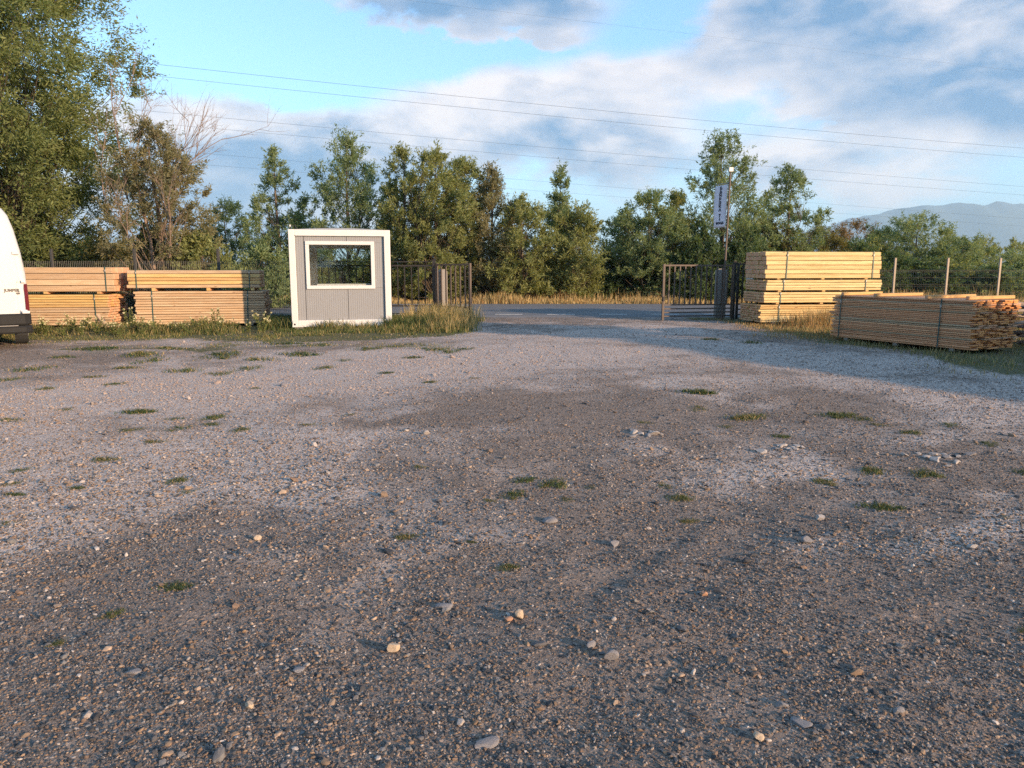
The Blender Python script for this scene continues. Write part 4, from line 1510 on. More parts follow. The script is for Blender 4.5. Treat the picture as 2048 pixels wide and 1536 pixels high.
# big trees on the left behind the fence
ms = tree_meshes('tree', 12.6, 4.2, 'big', 520, 380, 501, ((0.130, 0.170, 0.058), (0.24, 0.255, 0.092)), leaf=0.135, lw=0.30, droop=0.45, clump_r=1.0, nt=14, wind=0.35, stems=3, rtrunk=0.20, fill=0.10)
place_tree('big_tree', 'huge leafy tree filling the upper left corner', 'tree', (-16.75, 25.2, 0), ms)
ms = tree_meshes('tree', 5.9, 1.75, 'round', 170, 240, 502, G_GREY, leaf=0.105, lw=0.28, droop=0.2, clump_r=0.52, wind=0.3, stems=3, mats=(M_barkd,), fill=0.2)
ot = place_tree('olive_tree', 'silvery half dead tree with bare twigs behind the left fence', 'tree', (-11.1, 24.0, 0), ms)
ms = tree_meshes('tree', 3.85, 1.4, 'standard', 70, 220, 503, G_GREEN, leaf=0.13, clump_r=0.5, rtrunk=0.12)
place_tree('added_tree', 'invented small tree out of view by the shed, added for its shade', 'tree', (12.0, 10.0, 0), ms)  # invented tree out of view, its crown added to shade the gravel before the gate
# its dead twigs
rg = np.random.default_rng(77)
dp, dr_ = [], []


def twig(p, d, L, r, lev):
    k = 6
    P_ = [np.array(p)]
    dd = np.array(d, float)
    for i in range(k - 1):
        dd = unit(dd + rg.normal(0, 0.10, 3) + np.array([0.03, 0, 0.04]))
        P_.append(P_[-1] + dd * L / (k - 1))
    dp.append(np.array(P_))
    dr_.append(np.linspace(r, r * 0.35, k))
    if lev:
        for i in range({3: 6, 2: 5, 1: 3}[lev]):
            j = rg.integers(1, k)
            twig(P_[j], unit(dd + rg.normal(0, 0.5, 3) + np.array([0.1, 0, 0.25])), L * rg.uniform(0.35, 0.6), r * 0.5, lev - 1)


for (p0, d0, L, r) in [((-0.9, 0, 3.6), (-0.05, -0.05, 1), 3.1, 0.030), ((0.3, -0.4, 3.8), (0.70, -0.1, 0.72), 2.5, 0.024), ((0.0, 0.2, 3.8), (0.30, 0.1, 0.95), 2.5, 0.022), ((0.4, 0.2, 3.7), (0.5, 0.1, 0.85), 2.4, 0.02),
                       ((-1.4, -0.3, 3.2), (-0.15, 0, 1), 2.4, 0.020), ((-0.5, -0.3, 3.8), (0.1, 0, 1), 2.6, 0.02), ((0.7, -0.9, 1.8), (0.35, -0.45, 0.8), 2.0, 0.024), ((0.1, -1.5, 1.4), (-0.25, -0.2, 0.9), 1.9, 0.022)]:
    twig(p0, d0, L, r, 3)
V, F = tubes(dp, dr_, 4)
link(bpy.data.objects.new('dead_twigs', np_mesh('dead_twigs', V, F, M_barkd, None, True)), ot)

for k, (x, y, hh_, r_, lab) in enumerate([(-7.5, -13, 6.5, 2.4, 'invented tree behind the viewer on the left, added for the window reflection'), (-1.5, -14, 7.0, 2.6, 'invented tree behind the viewer in the middle, added for the window reflection'), (4.5, -15, 6.0, 2.6, 'invented tree behind the viewer on the right, added for the window reflection')]):  # invented trees behind the camera, added for the cabin window to reflect
    ms = ms_b = tree_meshes('tree', hh_, r_, 'round', 110, 70, 510 + k, G_GREEN, leaf=0.26, clump_r=0.8)
    place_tree('added_tree', lab, 'tree', (x, y, 0), ms)

# bushes: undergrowth below the trees and behind the fences
BUSH = [tree_meshes('bush', 1.9, 1.05, 'bush', 70, 130, 600 + k, t_, leaf=0.13, clump_r=0.42, stems=3, rtrunk=0.03) for k, t_ in enumerate((G_DARK, G_GREEN, G_OLIVE, G_YELL, G_DARK))]
rb = random.Random(12)
for k in range(34):
    px = -60 + k * 64 + rb.uniform(-18, 18)
    if 1195 < px < 1222: continue
    Y = rb.uniform(33.2, 37)
    x, _, _ = px_tree(px, 500, 10, Y)
    s = rb.uniform(0.75, 1.25)
    place_tree('roadside_bush', 'dark leafy bush in the undergrowth of the roadside tree row', 'bush', (x, Y, 0), BUSH[rb.choice((0, 0, 1, 2, 4))], rb.uniform(0, 6), 'bushes under the roadside trees', (s * 1.1, s * 1.1, s * rb.uniform(0.8, 1.2)))
for (px, top, hw, Y, m, lab) in [(1405, 465, 55, 33.0, 4, 'dark green bush left of the banner pole foot'), (1490, 460, 50, 33.5, 0, 'dark green bush right of the banner pole foot'),
                                 (1210, 505, 45, 34.5, 0, 'low dark bush closing the gap in the tree row'), (225, 470, 60, 24.2, 3, 'bright leafy bush behind the left fence between the stacks'),
                                 (400, 470, 70, 24.4, 2, 'olive bush below the half dead tree'), (520, 500, 60, 27.0, 1, 'bush between half dead tree and cabin'),
                                 (90, 470, 80, 25.0, 0, 'shady bush behind the left fence above the van'), (310, 455, 50, 24.8, 0, 'dark bush at the foot of the half dead tree'),
                                 (1730, 480, 60, 40, 2, 'olive bush under the brownish tree'), (1980, 535, 90, 36, 1, 'wide green bush behind the right fence'), (1850, 520, 90, 36, 0, 'dark bush below the feathery locust'),
                                 (1700, 510, 80, 37, 3, 'yellowish bush behind the end of the tall stack')]:
    x, h, r = px_tree(px, top, hw, Y)
    place_tree('leafy_bush', lab, 'bush', (x, Y, 0), BUSH[m], px * 0.7, None, (r / 1.05, r / 1.05, h / 1.9))


# ------------------------------------------------------------------ grass
def blades(x, y, h, w, tone, rg, lean=0.35, z=None):
    """single bent blades: two quads' worth of taper in one quad + one triangle -> stored as two quads"""
    n = len(x)
    z0 = ground_h(x, y) if z is None else z
    a = rg.uniform(0, 2 * np.pi, n)
    b_ = rg.uniform(0, 2 * np.pi, n)
    ln = lean * rg.uniform(0.2, 1.0, n) * h
    side = np.stack([np.cos(a), np.sin(a), np.zeros(n)], -1) * (w / 2)[:, None]
    base = np.stack([x, y, z0 - 0.01], -1)
    off = np.stack([np.cos(b_), np.sin(b_), np.zeros(n)], -1) * ln[:, None]
    m = base + off * 0.35 + np.stack([np.zeros(n), np.zeros(n), h * 0.6], -1)
    t = base + off + np.stack([np.zeros(n), np.zeros(n), h], -1)
    V = np.stack([base - side, base + side, m + side * 0.75, m - side * 0.75, t + side * 0.08, t - side * 0.08], 1).reshape(-1, 3)
    i = np.arange(n)[:, None] * 6
    F = np.concatenate([i + np.array([[0, 1, 2, 3]]), i + np.array([[3, 2, 4, 5]])], 0)
    return V, F, np.repeat(tone, 6, 0)


C_GREEN = np.array([0.075, 0.095, 0.025])
C_DRY = np.array([0.36, 0.26, 0.11])
C_STRAW = np.array([0.46, 0.34, 0.16])
C_OLIVE = np.array([0.17, 0.15, 0.055])
C_RUST = np.array([0.36, 0.20, 0.075])


def tones_mix(rg, n, cols, probs, jit=0.25):
    k = rg.choice(len(cols), n, p=np.array(probs) / np.sum(probs))
    return np.array(cols)[k] * rg.uniform(1 - jit, 1 + jit, (n, 1))


def grass_obj(name, label, parts):
    Vs, Fs, Cs, b0 = [], [], [], 0
    for V, F, C in parts:
        Vs.append(V); Fs.append(F + b0); Cs.append(C)
        b0 += len(V)
    me = np_mesh(name, np.concatenate(Vs), np.concatenate(Fs), M_grass, np.concatenate(Cs))
    o = link(bpy.data.objects.new(name, me))
    tag(o, label, 'grass', kind='stuff')
    return o


rg = np.random.default_rng(31)
# left verge: low growth, taller right at the stacks and cabin
n = 90000
x = rg.uniform(-14.5, -0.6, n)
y = rg.uniform(14.0, 22.3, n)
gm = green_map(x, y)
clump = fbm(x * 0.9, y * 1.3, 90, 4)
keep = (rg.uniform(0, 1, n) < gm * (0.10 + 0.70 * (clump > 0.08))) & (gm > 0.25)
x, y, clump, gm = x[keep], y[keep], clump[keep], gm[keep]
tall = smooth(16.0, 18.0, y + 0.5 * fbm(x * 0.8, y * 0.3, 91, 2))
h = (0.040 + 0.115 * tall * np.clip(0.6 + clump, 0.1, 1.6)) * rg.uniform(0.5, 1.4, len(x))
c = tones_mix(rg, len(x), [C_GREEN, C_OLIVE, C_DRY], [0.55, 0.30, 0.15])
p1 = blades(x, y, h, 0.010 + 0.02 * h, c, rg, 0.6)
# tall dry grass by the bar fence and left gate
n = 5200
x = np.concatenate([rg.normal(-2.1, 0.55, n // 2), rg.normal(-1.6, 0.35, n // 2)])
y = np.concatenate([rg.uniform(18.9, 21.6, n // 2), rg.normal(18.8, 0.9, n // 2)])
k_ = (x < -0.75 - 0.15 * (19.5 - y).clip(0, 3)) & (x > -3.0) & (y > 17.6)
x, y = x[k_], y[k_]
grn = rg.uniform(0, 1, len(x)) < smooth(-1.6, -2.6, x) * smooth(20.0, 18.0, y) + 0.10
h = rg.uniform(0.15, 0.62, len(x)) * np.where(grn, 0.6, 1.0) * (0.55 + 0.45 * smooth(18.0, 19.8, y))
c = np.where(grn[:, None], tones_mix(rg, len(x), [C_GREEN, C_OLIVE], [0.7, 0.4]), tones_mix(rg, len(x), [C_STRAW, C_DRY, C_OLIVE, C_GREEN], [0.3, 0.3, 0.3, 0.15]))
p2 = blades(x, y, h, np.full(len(x), 0.012), c, rg, 0.45)
# green weeds right of the cabin and dark growth by its left side
n = 9000
x = np.concatenate([rg.uniform(-3.2, -1.6, n // 2), rg.uniform(-6.2, -5.2, n // 4), rg.uniform(-5.6, -2.4, n - n // 2 - n // 4)])
y = np.concatenate([rg.uniform(17.6, 19.4, n // 2), rg.uniform(18.2, 20.6, n // 4), rg.uniform(17.4, 18.3, n - n // 2 - n // 4)])
h = rg.uniform(0.08, 0.38, n) * np.where(y < 18.35, 0.28, 1.0)
inside = (np.abs((x + 4.2) * math.cos(R(12)) + (y - 18.62) * math.sin(R(12))) < 1.2) & ((-(x + 4.2) * math.sin(R(12)) + (y - 18.62) * math.cos(R(12))) > -0.03)
x, y, h = x[~inside], y[~inside], h[~inside]
p3 = blades(x, y, h, np.full(len(x), 0.014), tones_mix(rg, len(x), [C_GREEN, np.array([0.045, 0.075, 0.02]), C_OLIVE], [0.5, 0.4, 0.25]), rg, 0.6)
grass_obj('verge_grass', 'green and straw coloured grass along the left stacks and cabin', [p1, p2, p3])
# right verge: rusty dry grass by the tall stack, low green along the low stack
n = 16000
x = rg.uniform(4.2, 9.5, n)
y = rg.uniform(15.8, 22.2, n)
t = (x - 6.6) * tx.x + (y - 19.75) * tx.y
v_ = (x - 6.6) * ty.x + (y - 19.75) * ty.y
gm = green_map(x, y)
k_ = (rg.uniform(0, 1, n) < gm) & ~((v_ > -0.03) & (t > -0.2)) & ~((v_ > 0) & (t < -0.2) & (rg.uniform(0, 1, n) < 0.6))
x, y, v_, t = x[k_], y[k_], v_[k_], t[k_]
front = np.exp(-((v_ + 0.75) / 0.75) ** 2) * smooth(0.0, 0.9, t) * smooth(6.6, 6.9, x)
h = (0.07 + 0.42 * front) * rg.uniform(0.45, 1.3, len(x))
c = tones_mix(rg, len(x), [C_RUST, C_DRY, C_OLIVE], [0.45, 0.4, 0.15])
p4 = blades(x, y, h, np.full(len(x), 0.011), c, rg, 0.45)
n = 26000
x = rg.uniform(5.2, 12.5, n)
y = rg.uniform(8.5, 18.0, n)
gm = green_map(x, y)
s_ = (x - nc.x) * nx_.x + (y - nc.y) * nx_.y
w_ = (x - nc.x) * ny_.x + (y - nc.y) * ny_.y
k_ = (rg.uniform(0, 1, n) < gm * (0.3 + 0.7 * (fbm(x * 1.1, y * 1.1, 95, 3) > 0.0))) & ~((np.abs(s_) < 1.5) & (w_ > 0) & (w_ < 1.3))
x, y = x[k_], y[k_]
h = 0.085 * rg.uniform(0.4, 1.5, len(x))
c = tones_mix(rg, len(x), [C_GREEN, C_OLIVE, C_DRY], [0.32, 0.3, 0.42])
p5 = blades(x, y, h, np.full(len(x), 0.009), c, rg, 0.8)
# tall dry grass along the right fence
n = 14000
x = rg.uniform(9.6, 19, n)
y = rg.uniform(18.0, 22.6, n)
h = rg.uniform(0.35, 1.0, n) * (0.75 + 0.35 * fbm(x * 0.8, y * 0.8, 97, 3))
k_ = ~((((x - 6.6) * ty.x + (y - 19.75) * ty.y) > -0.1) & (((x - 6.6) * tx.x + (y - 19.75) * tx.y) < 3.9))
x, y, h = x[k_], y[k_], h[k_]
c = tones_mix(rg, len(x), [C_DRY, C_RUST, C_OLIVE, C_STRAW], [0.4, 0.2, 0.25, 0.2])
p6 = blades(x, y, h, np.full(len(x), 0.012), c, rg, 0.3)
grass_obj('dry_grass', 'rusty dry grass around the right stacks and fence', [p4, p5, p6])
# straw verge and field beyond the road
n = 32000
x = rg.uniform(-26, 28, n)
y = 30.75 + rg.exponential(1.3, n)
h = (0.14 + 0.34 * np.clip(fbm(x * 0.35, y * 0.3, 98, 4) + 0.35, 0, 1.2)) * rg.uniform(0.5, 1.25, n)
c = tones_mix(rg, n, [C_STRAW, C_DRY, C_RUST, C_OLIVE], [0.4, 0.35, 0.2, 0.08])
p7 = blades(x, y, h, np.full(n, 0.022), c, rg, 0.3)
n = 16000
x = rg.uniform(-30, 40, n)
y = rg.uniform(36, 60, n)
p8 = blades(x, y, rg.uniform(0.2, 0.6, n), np.full(n, 0.04), tones_mix(rg, n, [C_STRAW, C_DRY], [0.6, 0.4]), rg, 0.3)
grass_obj('straw_grass', 'tall straw coloured grass on the far side of the road', [p7, p8])

# weeds with pale seed heads in front of the left stacks
def weed_mesh(seed, H, nst):
    rg = np.random.default_rng(seed)
    paths, rads, hp = [], [], []
    for s in range(nst):
        a = rg.uniform(0, 6.28)
        ln = rg.uniform(0.15, 0.5) * H
        hh = H * rg.uniform(0.55, 1.05)
        P_ = np.array([[0.02 * math.cos(a), 0.02 * math.sin(a), -0.01], [0.4 * ln * math.cos(a), 0.4 * ln * math.sin(a), hh * 0.6], [ln * math.cos(a), ln * math.sin(a), hh]])
        paths.append(P_); rads.append(np.array([0.006, 0.005, 0.004])); hp.append(P_[-1])
    V, F = tubes(paths, rads, 4)
    col = np.tile(np.array([0.12, 0.13, 0.04]), (len(V), 1))
    n = nst * 26
    i = rg.integers(0, nst, n)
    u = rg.uniform(0.1, 0.9, n)
    pos = np.array([paths[k][0] * (1 - w) ** 2 + 2 * w * (1 - w) * paths[k][1] + w * w * paths[k][2] for k, w in zip(i, u)])
    d = unit(rg.normal(0, 1, (n, 3)) + np.array([0, 0, 0.2]))
    Vl, Fl, Cl = leaves(pos, d, rg.uniform(0.04, 0.11, n), 0.35, tones_mix(rg, n, [C_GREEN * 1.4, C_OLIVE], [0.6, 0.4]), rg)
    # round seed heads made of many short bristles
    nb = nst * 30
    i = rg.integers(0, nst, nb)
    d2 = unit(rg.normal(0, 1, (nb, 3)) + np.array([0, 0, 0.3]))
    Vh, Fh, Ch = leaves(np.array(hp)[i], d2, rg.uniform(0.022, 0.042, nb), 0.55, np.tile(np.array([0.62, 0.56, 0.36]), (nb, 1)), rg)
    return np_mesh('weed', np.concatenate([V, Vl, Vh]), np.concatenate([F, Fl + len(V), Fh + len(V) + len(Vl)]), M_grass, np.concatenate([col, Cl, Ch]))


WEED = [weed_mesh(800 + k, 0.42 + 0.06 * k, 4 + k) for k in range(5)]
rw = random.Random(5)
spots = [(-10.9, 17.3), (-10.6, 17.0), (-10.4, 17.5), (-9.9, 17.2), (-9.6, 17.6), (-9.4, 17.0), (-9.1, 17.3), (-8.9, 17.8), (-8.6, 17.4), (-8.5, 17.0), (-8.2, 17.3), (-7.9, 17.6), (-8.1, 17.9), (-7.3, 17.5), (-7.0, 17.9),
         (-6.8, 17.5), (-6.6, 18.0), (-6.3, 17.7), (-6.1, 17.9), (-5.9, 17.6), (-10.1, 16.8), (-9.7, 16.9), (-7.6, 17.2), (-8.7, 16.8), (-9.3, 18.1), (-10.3, 18.2), (-11.2, 17.8)]
for k, (x, y) in enumerate(spots):
    o = link(bpy.data.objects.new('seeding_weed', WEED[k % 5]))
    s = rw.uniform(0.55, 0.95)
    o.location = (x + rw.uniform(-0.1, 0.1), y + rw.uniform(-0.1, 0.1), float(ground_h(np.array(x), np.array(y))))
    o.rotation_euler = (0, 0, rw.uniform(0, 6.28))
    o.scale = (s, s, s)
    tag(o, 'green weed with round whitish seed heads before the left stacks', 'weed', 'weeds before the left stacks')


# grass tufts growing in the gravel: (pixel x, pixel y, half width in pixels)
def g_pt(px, py):
    d = sky_pt(px, py, 1.0) - Vector((0, 0, 1.5))
    t = -1.5 / d.z
    return d.x * t, d.y * t


def tuft_mesh(seed, nb, H, dry):
    rg = np.random.default_rng(seed)
    k = 6
    ca, cr = rg.uniform(0, 6.28, k), rg.uniform(0.1, 0.75, k)
    cs_ = rg.uniform(0.08, 0.30, k)
    q_ = rg.integers(0, k, nb)
    x = cr[q_] * np.cos(ca[q_]) + rg.normal(0, 1, nb) * cs_[q_]
    y = cr[q_] * np.sin(ca[q_]) * 0.8 + rg.normal(0, 1, nb) * cs_[q_] * 0.8
    r = np.hypot(x, y) * 0.7
    c = tones_mix(rg, nb, [np.array([0.045, 0.078, 0.022]), np.array([0.085, 0.095, 0.03]), C_DRY * 0.8], [0.5, 0.38, dry])
    V, F, C = blades(x, y, H * rg.uniform(0.35, 1.2, nb) * np.exp(-r * r * 0.8), np.full(nb, 0.028), c, rg, 1.5, np.zeros(nb))
    return np_mesh('tuft', V, F, M_grass, C)


TUFT = [tuft_mesh(900 + k, 380, 0.15, 0.10 + 0.06 * k) for k in range(5)]
rt_ = random.Random(9)
TUFTS = [(345, 1168, 55, 'long grass tuft in the lower left gravel'), (228, 1222, 38, 'smaller grass tuft below left of the long tuft at lower left'), (112, 1280, 30, 'thin faint grass tuft nearest the lower left corner'),
         (1015, 1138, 38, 'grass tuft above the rounded pale rock'), (815, 1075, 38, 'grass tuft above the flat blue grey slab'), (940, 1090, 20, 'tiny grass tuft between two tufts in the middle gravel'),
         (1030, 992, 40, 'left one of the two middle grass tufts'), (1105, 972, 50, 'right one of the two middle grass tufts'), (1360, 995, 40, 'grass tuft left of the upper end of the wheel rut'),
         (1380, 1040, 32, 'small grass tuft close beside the wheel rut'), (1755, 1015, 62, 'largest bushy grass tuft at the right'), (1745, 938, 45, 'left tuft of the pair below the right stone heap'),
         (1850, 945, 55, 'right tuft of the pair below the right stone heap'), (1640, 958, 36, 'small grass tuft left of the pair below the right stone heap'), (1500, 835, 60, 'wide yellowish grass tuft above the grey stone heap'),
         (1390, 790, 50, 'grass tuft above the little pale stone heap'), (1680, 832, 60, 'wide grass tuft before the low board stack'), (1820, 865, 35, 'small grass tuft above the right stone heap'),
         (355, 955, 35, 'grass tuft alone in the left middle gravel'), (210, 915, 40, 'grass tuft near the left edge of the pale gravel'), (270, 823, 48, 'left tuft of the row across the pale left gravel'), (430, 832, 38, 'right tuft of the row across the pale left gravel'),
         (2048, 1275, 28, 'grass tuft cut by the right picture edge')]
for k, (px, py, hw, lab) in enumerate(TUFTS):
    x, y = g_pt(px, py)
    o = link(bpy.data.objects.new('grass_tuft', TUFT[k % 5]))
    s = hw * y / 1500 * 1.05
    o.location = (x, y, float(ground_h(np.array(x), np.array(y))) + 0.004)
    o.rotation_euler = (0, 0, rt_.uniform(-0.6, 0.6))
    o.scale = (s, s * rt_.uniform(0.8, 1.25), min(s, 0.42) * rt_.uniform(0.7, 1.1))
    tag(o, lab, 'grass tuft', 'grass tufts in the gravel')
# thin grass all over the rest of the yard, nobody could count it
THIN = [(1045, 965, 40), (1980, 885, 35), (1725, 838, 30), (1395, 818, 30), (1760, 850, 25), (345, 835, 30), (360, 853, 40), (260, 857, 30), (480, 857, 30), (620, 852, 30), (150, 972, 25), (40, 935, 30), (375, 978, 25), (20, 960, 30),
        (20, 845, 40), (25, 985, 35), (10, 1045, 25), (15, 760, 35), (90, 780, 30), (190, 755, 30), (120, 715, 40), (500, 735, 50), (440, 745, 40), (300, 720, 45), (280, 712, 50), (590, 710, 60), (690, 720, 25), (860, 763, 24), (510, 775, 18),
        (950, 755, 16), (770, 745, 22), (900, 705, 40), (870, 700, 50), (640, 693, 50), (840, 940, 25), (2045, 940, 35), (1330, 970, 25), (1180, 975, 20), (370, 740, 50), (250, 735, 35), (560, 690, 60), (740, 700, 45), (1660, 965, 25), (2010, 1035, 18),
        (340, 700, 60), (180, 700, 60), (450, 712, 60), (60, 735, 60), (650, 735, 30), (520, 720, 50), (820, 715, 30), (930, 700, 30), (1420, 680, 30), (1500, 685, 35),
        (310, 880, 30), (420, 845, 30), (230, 770, 25), (130, 820, 25), (700, 830, 20), (1290, 845, 25), (1560, 870, 30), (1900, 850, 30), (1450, 850, 25), (1130, 1000, 25), (980, 1005, 22)]
Vs, Cs = [], []
for k, (px, py, hw) in enumerate(THIN):
    x, y = g_pt(px, py)
    s = hw * y / 1500 * 1.05
    me = TUFT[k % 5]
    co = np.empty(len(me.vertices) * 3, np.float32)
    me.vertices.foreach_get('co', co)
    cl = np.empty(len(me.vertices) * 4, np.float32)
    me.attributes['tone'].data.foreach_get('color', cl)
    co = co.reshape(-1, 6, 3)
    nb_ = int(len(co) * rt_.uniform(0.35, 0.8))
    a_ = rt_.uniform(-0.6, 0.6)
    co = co[:nb_].reshape(-1, 3) * np.array([s, s * rt_.uniform(0.9, 1.4), min(s, 0.40) * rt_.uniform(0.6, 1.0)])
    rx, ry = co[:, 0] * math.cos(a_) - co[:, 1] * math.sin(a_) + x, co[:, 0] * math.sin(a_) + co[:, 1] * math.cos(a_) + y
    Vs.append(np.stack([rx, ry, co[:, 2] + ground_h(rx, ry) + 0.003], -1))
    Cs.append(cl.reshape(-1, 6, 4)[:nb_, :, :3].reshape(-1, 3))
V, C = np.concatenate(Vs), np.concatenate(Cs)
i = np.arange(len(V) // 6)[:, None] * 6
F = np.concatenate([i + np.array([[0, 1, 2, 3]]), i + np.array([[3, 2, 4, 5]])], 0)
tag(link(bpy.data.objects.new('thin_grass', np_mesh('thin_grass', V, F, M_grass, C))), 'thin grass coming up all over the gravel yard', 'grass', kind='stuff')

# ------------------------------------------------------------------ stones
def stone_bm(seed, sub=1, flat=0.62, rough=0.22):
    rg = random.Random(seed)
    bm = bmesh.new()
    bmesh.ops.create_icosphere(bm, subdivisions=sub, radius=1.0)
    ax = [Vector((rg.gauss(0, 1), rg.gauss(0, 1), rg.gauss(0, 1))).normalized() for _ in range(7)]
    off = [rg.uniform(0.5, 0.85) for _ in ax]
    sx, sy = rg.uniform(0.85, 1.25), rg.uniform(0.65, 0.95)
    for v in bm.verts:
        p = v.co.copy()
        for a, o_ in zip(ax, off):              # cut facets
            e = p.dot(a) - o_
            if e > 0:
                p -= a * e * 0.95
        p *= 1 + rg.uniform(-rough, rough) * 0.35
        v.co = (p.x * sx, p.y * sy, p.z * flat)
    return bm


def rock(px, py, wpx, mat, label, seed, flat=0.62, rz=0.0, sink=0.2, tilt=0.0):
    x, y = g_pt(px, py)
    r = wpx * y / 1500 / 2 * 1.05
    bm = stone_bm(seed, 3, flat, 0.10)
    me = bpy.data.meshes.new('rock')
    bm.to_mesh(me)
    bm.free()
    me.materials.append(mat)
    o = link(bpy.data.objects.new('rock', me))
    o.scale = (r, r, r)
    o.rotation_euler = (tilt, tilt * 0.5, rz)
    o.location = (x, y, float(ground_h(np.array(x), np.array(y))) + r * flat * (1 - 2 * sink))
    tag(o, label, 'rock', 'larger stones in the gravel')


for a in [(787, 1300, 26, M_rock_tan, 'pale tan rock casting a dark shadow, lower left of centre', 1, 1.0, 0.4, 0.1), (1038, 1240, 26, M_rock_tan, 'rounded pale rock with a reddish stone beside it', 2, 0.85, 0.0, 0.1),
          (1018, 1242, 18, M_rock_red, 'small reddish stone touching a rounded pale rock', 3, 0.6, 0.5, 0.2), (888, 1212, 44, M_rock_grey, 'flat blue grey slab half sunk in the gravel above the tan rock', 4, 0.35, 0.3, 0.42),
          (1515, 1482, 28, M_rock_tan, 'yellowish stone close to the bottom edge right of centre', 5, 0.7, 0.7, 0.15), (1602, 1455, 50, M_rock_grey, 'long grey slab close to the bottom edge at right', 6, 0.3, 2.2, 0.42),
          (1562, 1420, 28, M_rock_grey, 'grey stone just above the long grey slab', 7, 0.5, 0.2, 0.3), (972, 1480, 56, M_rock_grey, 'wide grey slab near the middle of the bottom edge', 8, 0.3, 0.6, 0.42),
          (920, 1442, 26, M_rock_pale, 'pale stone above the wide grey slab', 9, 0.5, 1.2, 0.25), (498, 1416, 22, M_rock_tan, 'tan stone lower left', 10, 0.8, 0.2, 0.15),
          (1222, 1322, 30, M_rock_grey, 'grey stone in a dark hollow right of the tan rock', 11, 0.7, 0.2, 0.15), (1180, 1300, 28, M_rock_grey, 'left stone of the dark hollow', 12, 0.6, 1.0, 0.15),
          (1795, 1435, 26, M_rock_grey, 'grey stone in a small hollow at lower right', 13, 0.6, 0.4, 0.2), (1408, 1200, 16, M_rock_red, 'small dark red stone right of the wheel rut', 14, 0.8, 0.3, 0.1),
          (1640, 1037, 20, M_rock_pale, 'small white stone beside the right grass tufts', 15, 0.6, 0.1, 0.15), (515, 1075, 16, M_rock_tan, 'small light stone alone on the left gravel', 16, 0.8, 0.2, 0.1),
          (1100, 1048, 34, M_rock_grey, 'flat grey stone below the twin grass tufts', 17, 0.4, 0.2, 0.25), (1228, 1092, 24, M_rock_grey, 'grey stone left of the wheel rut', 18, 0.5, 0.8, 0.2),
          (1612, 1088, 26, M_rock_grey, 'dark stone below the small white stone', 19, 0.6, 0.3, 0.15), (1945, 1105, 22, M_rock_pale, 'pale stone on the light patch at right', 20, 0.6, 0.0, 0.2),
          (853, 872, 14, M_rock_pale, 'pale stone on the dark soil patch in the middle', 21, 0.7, 0.0, 0.1), (598, 1338, 30, M_rock_grey, 'grey slab low left of the tan rock', 22, 0.35, 0.9, 0.3),
          (268, 1343, 30, M_rock_grey, 'grey slab near the lower left corner', 23, 0.35, 0.2, 0.3), (640, 1555, 30, M_rock_grey, 'grey stone cut by the bottom edge', 24, 0.4, 0.2, 0.3)]:
    rock(*a)
# small heaps of broken pale stone
rh = random.Random(21)
for (cx, cy, n, sx, sy, lab) in [(1282, 866, 11, 34, 8, 'broken pale stone in the little heap at the middle right'), (1565, 895, 13, 40, 10, 'broken grey stone in the heap before the low board stack'),
                                 (1895, 912, 16, 60, 12, 'broken pale stone in the heap near the right edge')]:
    for k in range(n):
        rock(cx + rh.gauss(0, sx * 0.55), cy + rh.gauss(0, sy * 0.6), rh.uniform(10, 24), rh.choice((M_rock_pale, M_rock_grey, M_rock_pale)), lab, 200 + k + cx, 0.42, rh.uniform(0, 6), 0.28, rh.gauss(0, 0.2))


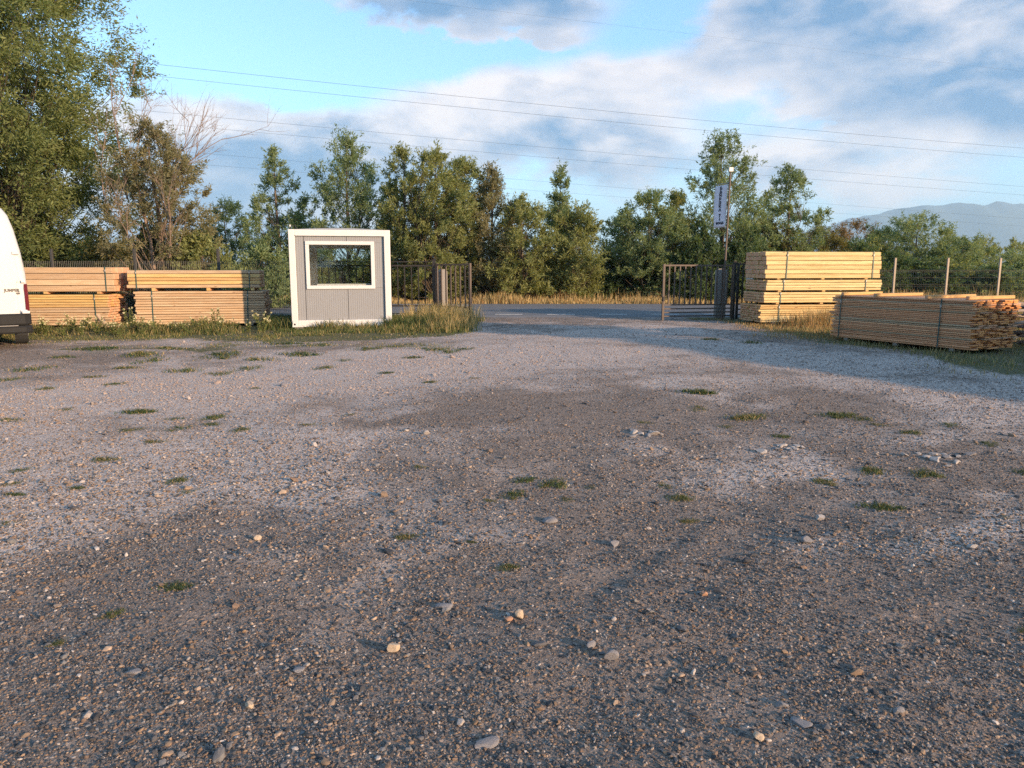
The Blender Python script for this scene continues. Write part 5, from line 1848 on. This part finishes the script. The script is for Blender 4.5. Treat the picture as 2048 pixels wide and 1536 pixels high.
def build_gravel():
    src = bpy.data.collections.new('stone_shapes')
    for k in range(9):
        bm = stone_bm(40 + k, 1 if k < 6 else 2, 0.5 + 0.05 * (k % 4))
        me = bpy.data.meshes.new('gravel_stone')
        bm.to_mesh(me)
        bm.free()
        me.materials.append(M_stone)
        src.objects.link(bpy.data.objects.new('gravel_stone', me))
    rg = np.random.default_rng(5)
    # more stones where the picture shows them larger
    N = 560000
    y = 1.7 * (23.0 / 1.7) ** (rg.uniform(0, 1, N) ** 1.22)
    x = rg.uniform(-1, 1, N) * (0.74 * y + 1.3)
    lm = light_map(x, y)
    gm = green_map(x, y)
    size = 0.0043 * (y / 2.4) ** 0.25 * np.exp(rg.normal(0, 0.45, N)) * (0.9 + 0.25 * lm)
    big = rg.uniform(0, 1, N) < 0.005
    size = np.where(big, size * rg.uniform(1.6, 2.6, N), size)
    cl = fbm(x * 2.6, y * 2.6, 200, 3)
    keep = (rg.uniform(0, 1, N) > gm * 0.9) & (rg.uniform(0, 1, N) < 0.60 + 0.35 * cl + 0.25 * lm) & (y < 22.4)
    x, y, lm, size = x[keep], y[keep], lm[keep], size[keep]
    n = len(x)
    pal = np.array([(0.062, 0.058, 0.058), (0.115, 0.106, 0.103), (0.18, 0.168, 0.16), (0.19, 0.125, 0.085), (0.25, 0.165, 0.105), (0.34, 0.245, 0.175), (0.42, 0.355, 0.305)])
    pdark = np.array([0.24, 0.22, 0.15, 0.17, 0.12, 0.07, 0.03])
    plite = np.array([0.06, 0.10, 0.20, 0.12, 0.18, 0.22, 0.12])
    w = np.clip(lm * 1.3 - 0.2, 0, 1)[:, None]
    cum = np.cumsum(pdark * (1 - w) + plite * w, axis=1)
    k = (rg.uniform(0, 1, n)[:, None] > cum).sum(1).clip(0, 6)
    col = pal[k] * rg.uniform(0.75, 1.25, (n, 1))
    ev = smooth(4.0, 11.0, y)[:, None] * 0.65
    col = col * (1 - ev) + ev * (np.array([0.15, 0.112, 0.09]) * (1 - w) + np.array([0.38, 0.295, 0.255]) * w)
    z = ground_h(x, y) + size * rg.uniform(0.0, 0.32, n)
    me = bpy.data.meshes.new('gravel')
    me.vertices.add(n)
    me.vertices.foreach_set('co', np.stack([x, y, z], -1).astype(np.float32).ravel())
    a = me.attributes.new('stone_tone', 'FLOAT_COLOR', 'POINT')
    a.data.foreach_set('color', np.concatenate([col, np.ones((n, 1))], 1).astype(np.float32).ravel())
    a = me.attributes.new('stone_size', 'FLOAT', 'POINT')
    a.data.foreach_set('value', size.astype(np.float32))
    a = me.attributes.new('stone_turn', 'FLOAT_VECTOR', 'POINT')
    rot = np.stack([rg.normal(0, 0.35, n), rg.normal(0, 0.35, n), rg.uniform(0, 6.28, n)], -1)
    a.data.foreach_set('vector', rot.astype(np.float32).ravel())
    o = link(bpy.data.objects.new('gravel', me))
    tag(o, 'loose grey and tan gravel stones strewn over the yard', 'gravel', kind='stuff')
    ng = bpy.data.node_groups.new('scatter_gravel', 'GeometryNodeTree')
    ng.interface.new_socket('Geometry', in_out='INPUT', socket_type='NodeSocketGeometry')
    ng.interface.new_socket('Geometry', in_out='OUTPUT', socket_type='NodeSocketGeometry')
    N_ = ng.nodes.new
    gi, go = N_('NodeGroupInput'), N_('NodeGroupOutput')
    inst = N_('GeometryNodeInstanceOnPoints')
    ci = N_('GeometryNodeCollectionInfo')
    ci.inputs['Collection'].default_value = src
    ci.inputs['Separate Children'].default_value = True
    ci.inputs['Reset Children'].default_value = True
    at_s = N_('GeometryNodeInputNamedAttribute')
    at_s.data_type = 'FLOAT'
    at_s.inputs['Name'].default_value = 'stone_size'
    at_r = N_('GeometryNodeInputNamedAttribute')
    at_r.data_type = 'FLOAT_VECTOR'
    at_r.inputs['Name'].default_value = 'stone_turn'
    e2r = N_('FunctionNodeEulerToRotation')
    L = ng.links.new
    L(gi.outputs[0], inst.inputs['Points'])
    L(ci.outputs[0], inst.inputs['Instance'])
    inst.inputs['Pick Instance'].default_value = True
    L(at_r.outputs['Attribute'], e2r.inputs[0])
    L(e2r.outputs[0], inst.inputs['Rotation'])
    L(at_s.outputs['Attribute'], inst.inputs['Scale'])
    L(inst.outputs[0], go.inputs[0])
    md = o.modifiers.new('scatter', 'NODES')
    md.node_group = ng
    return o


build_gravel()

# ------------------------------------------------------------------ haze between the yard and the mountains
hz = MB().box((0, 2500, 335), (24000, 16000, 680)).build('haze', None)
hm = bpy.data.materials.new('haze_air')
hm.use_nodes = True
hm.node_tree.nodes.clear()
ho = hm.node_tree.nodes.new('ShaderNodeOutputMaterial')
pv = hm.node_tree.nodes.new('ShaderNodeVolumePrincipled')
pv.inputs['Color'].default_value = (0.52, 0.76, 0.97, 1)
pv.inputs['Density'].default_value = 0.00013
pv.inputs['Anisotropy'].default_value = 0.0
hm.node_tree.links.new(pv.outputs[0], ho.inputs['Volume'])
hz.data.materials.append(hm)
tag(hz, 'thin bluish evening haze over the whole place', 'haze', kind='stuff')
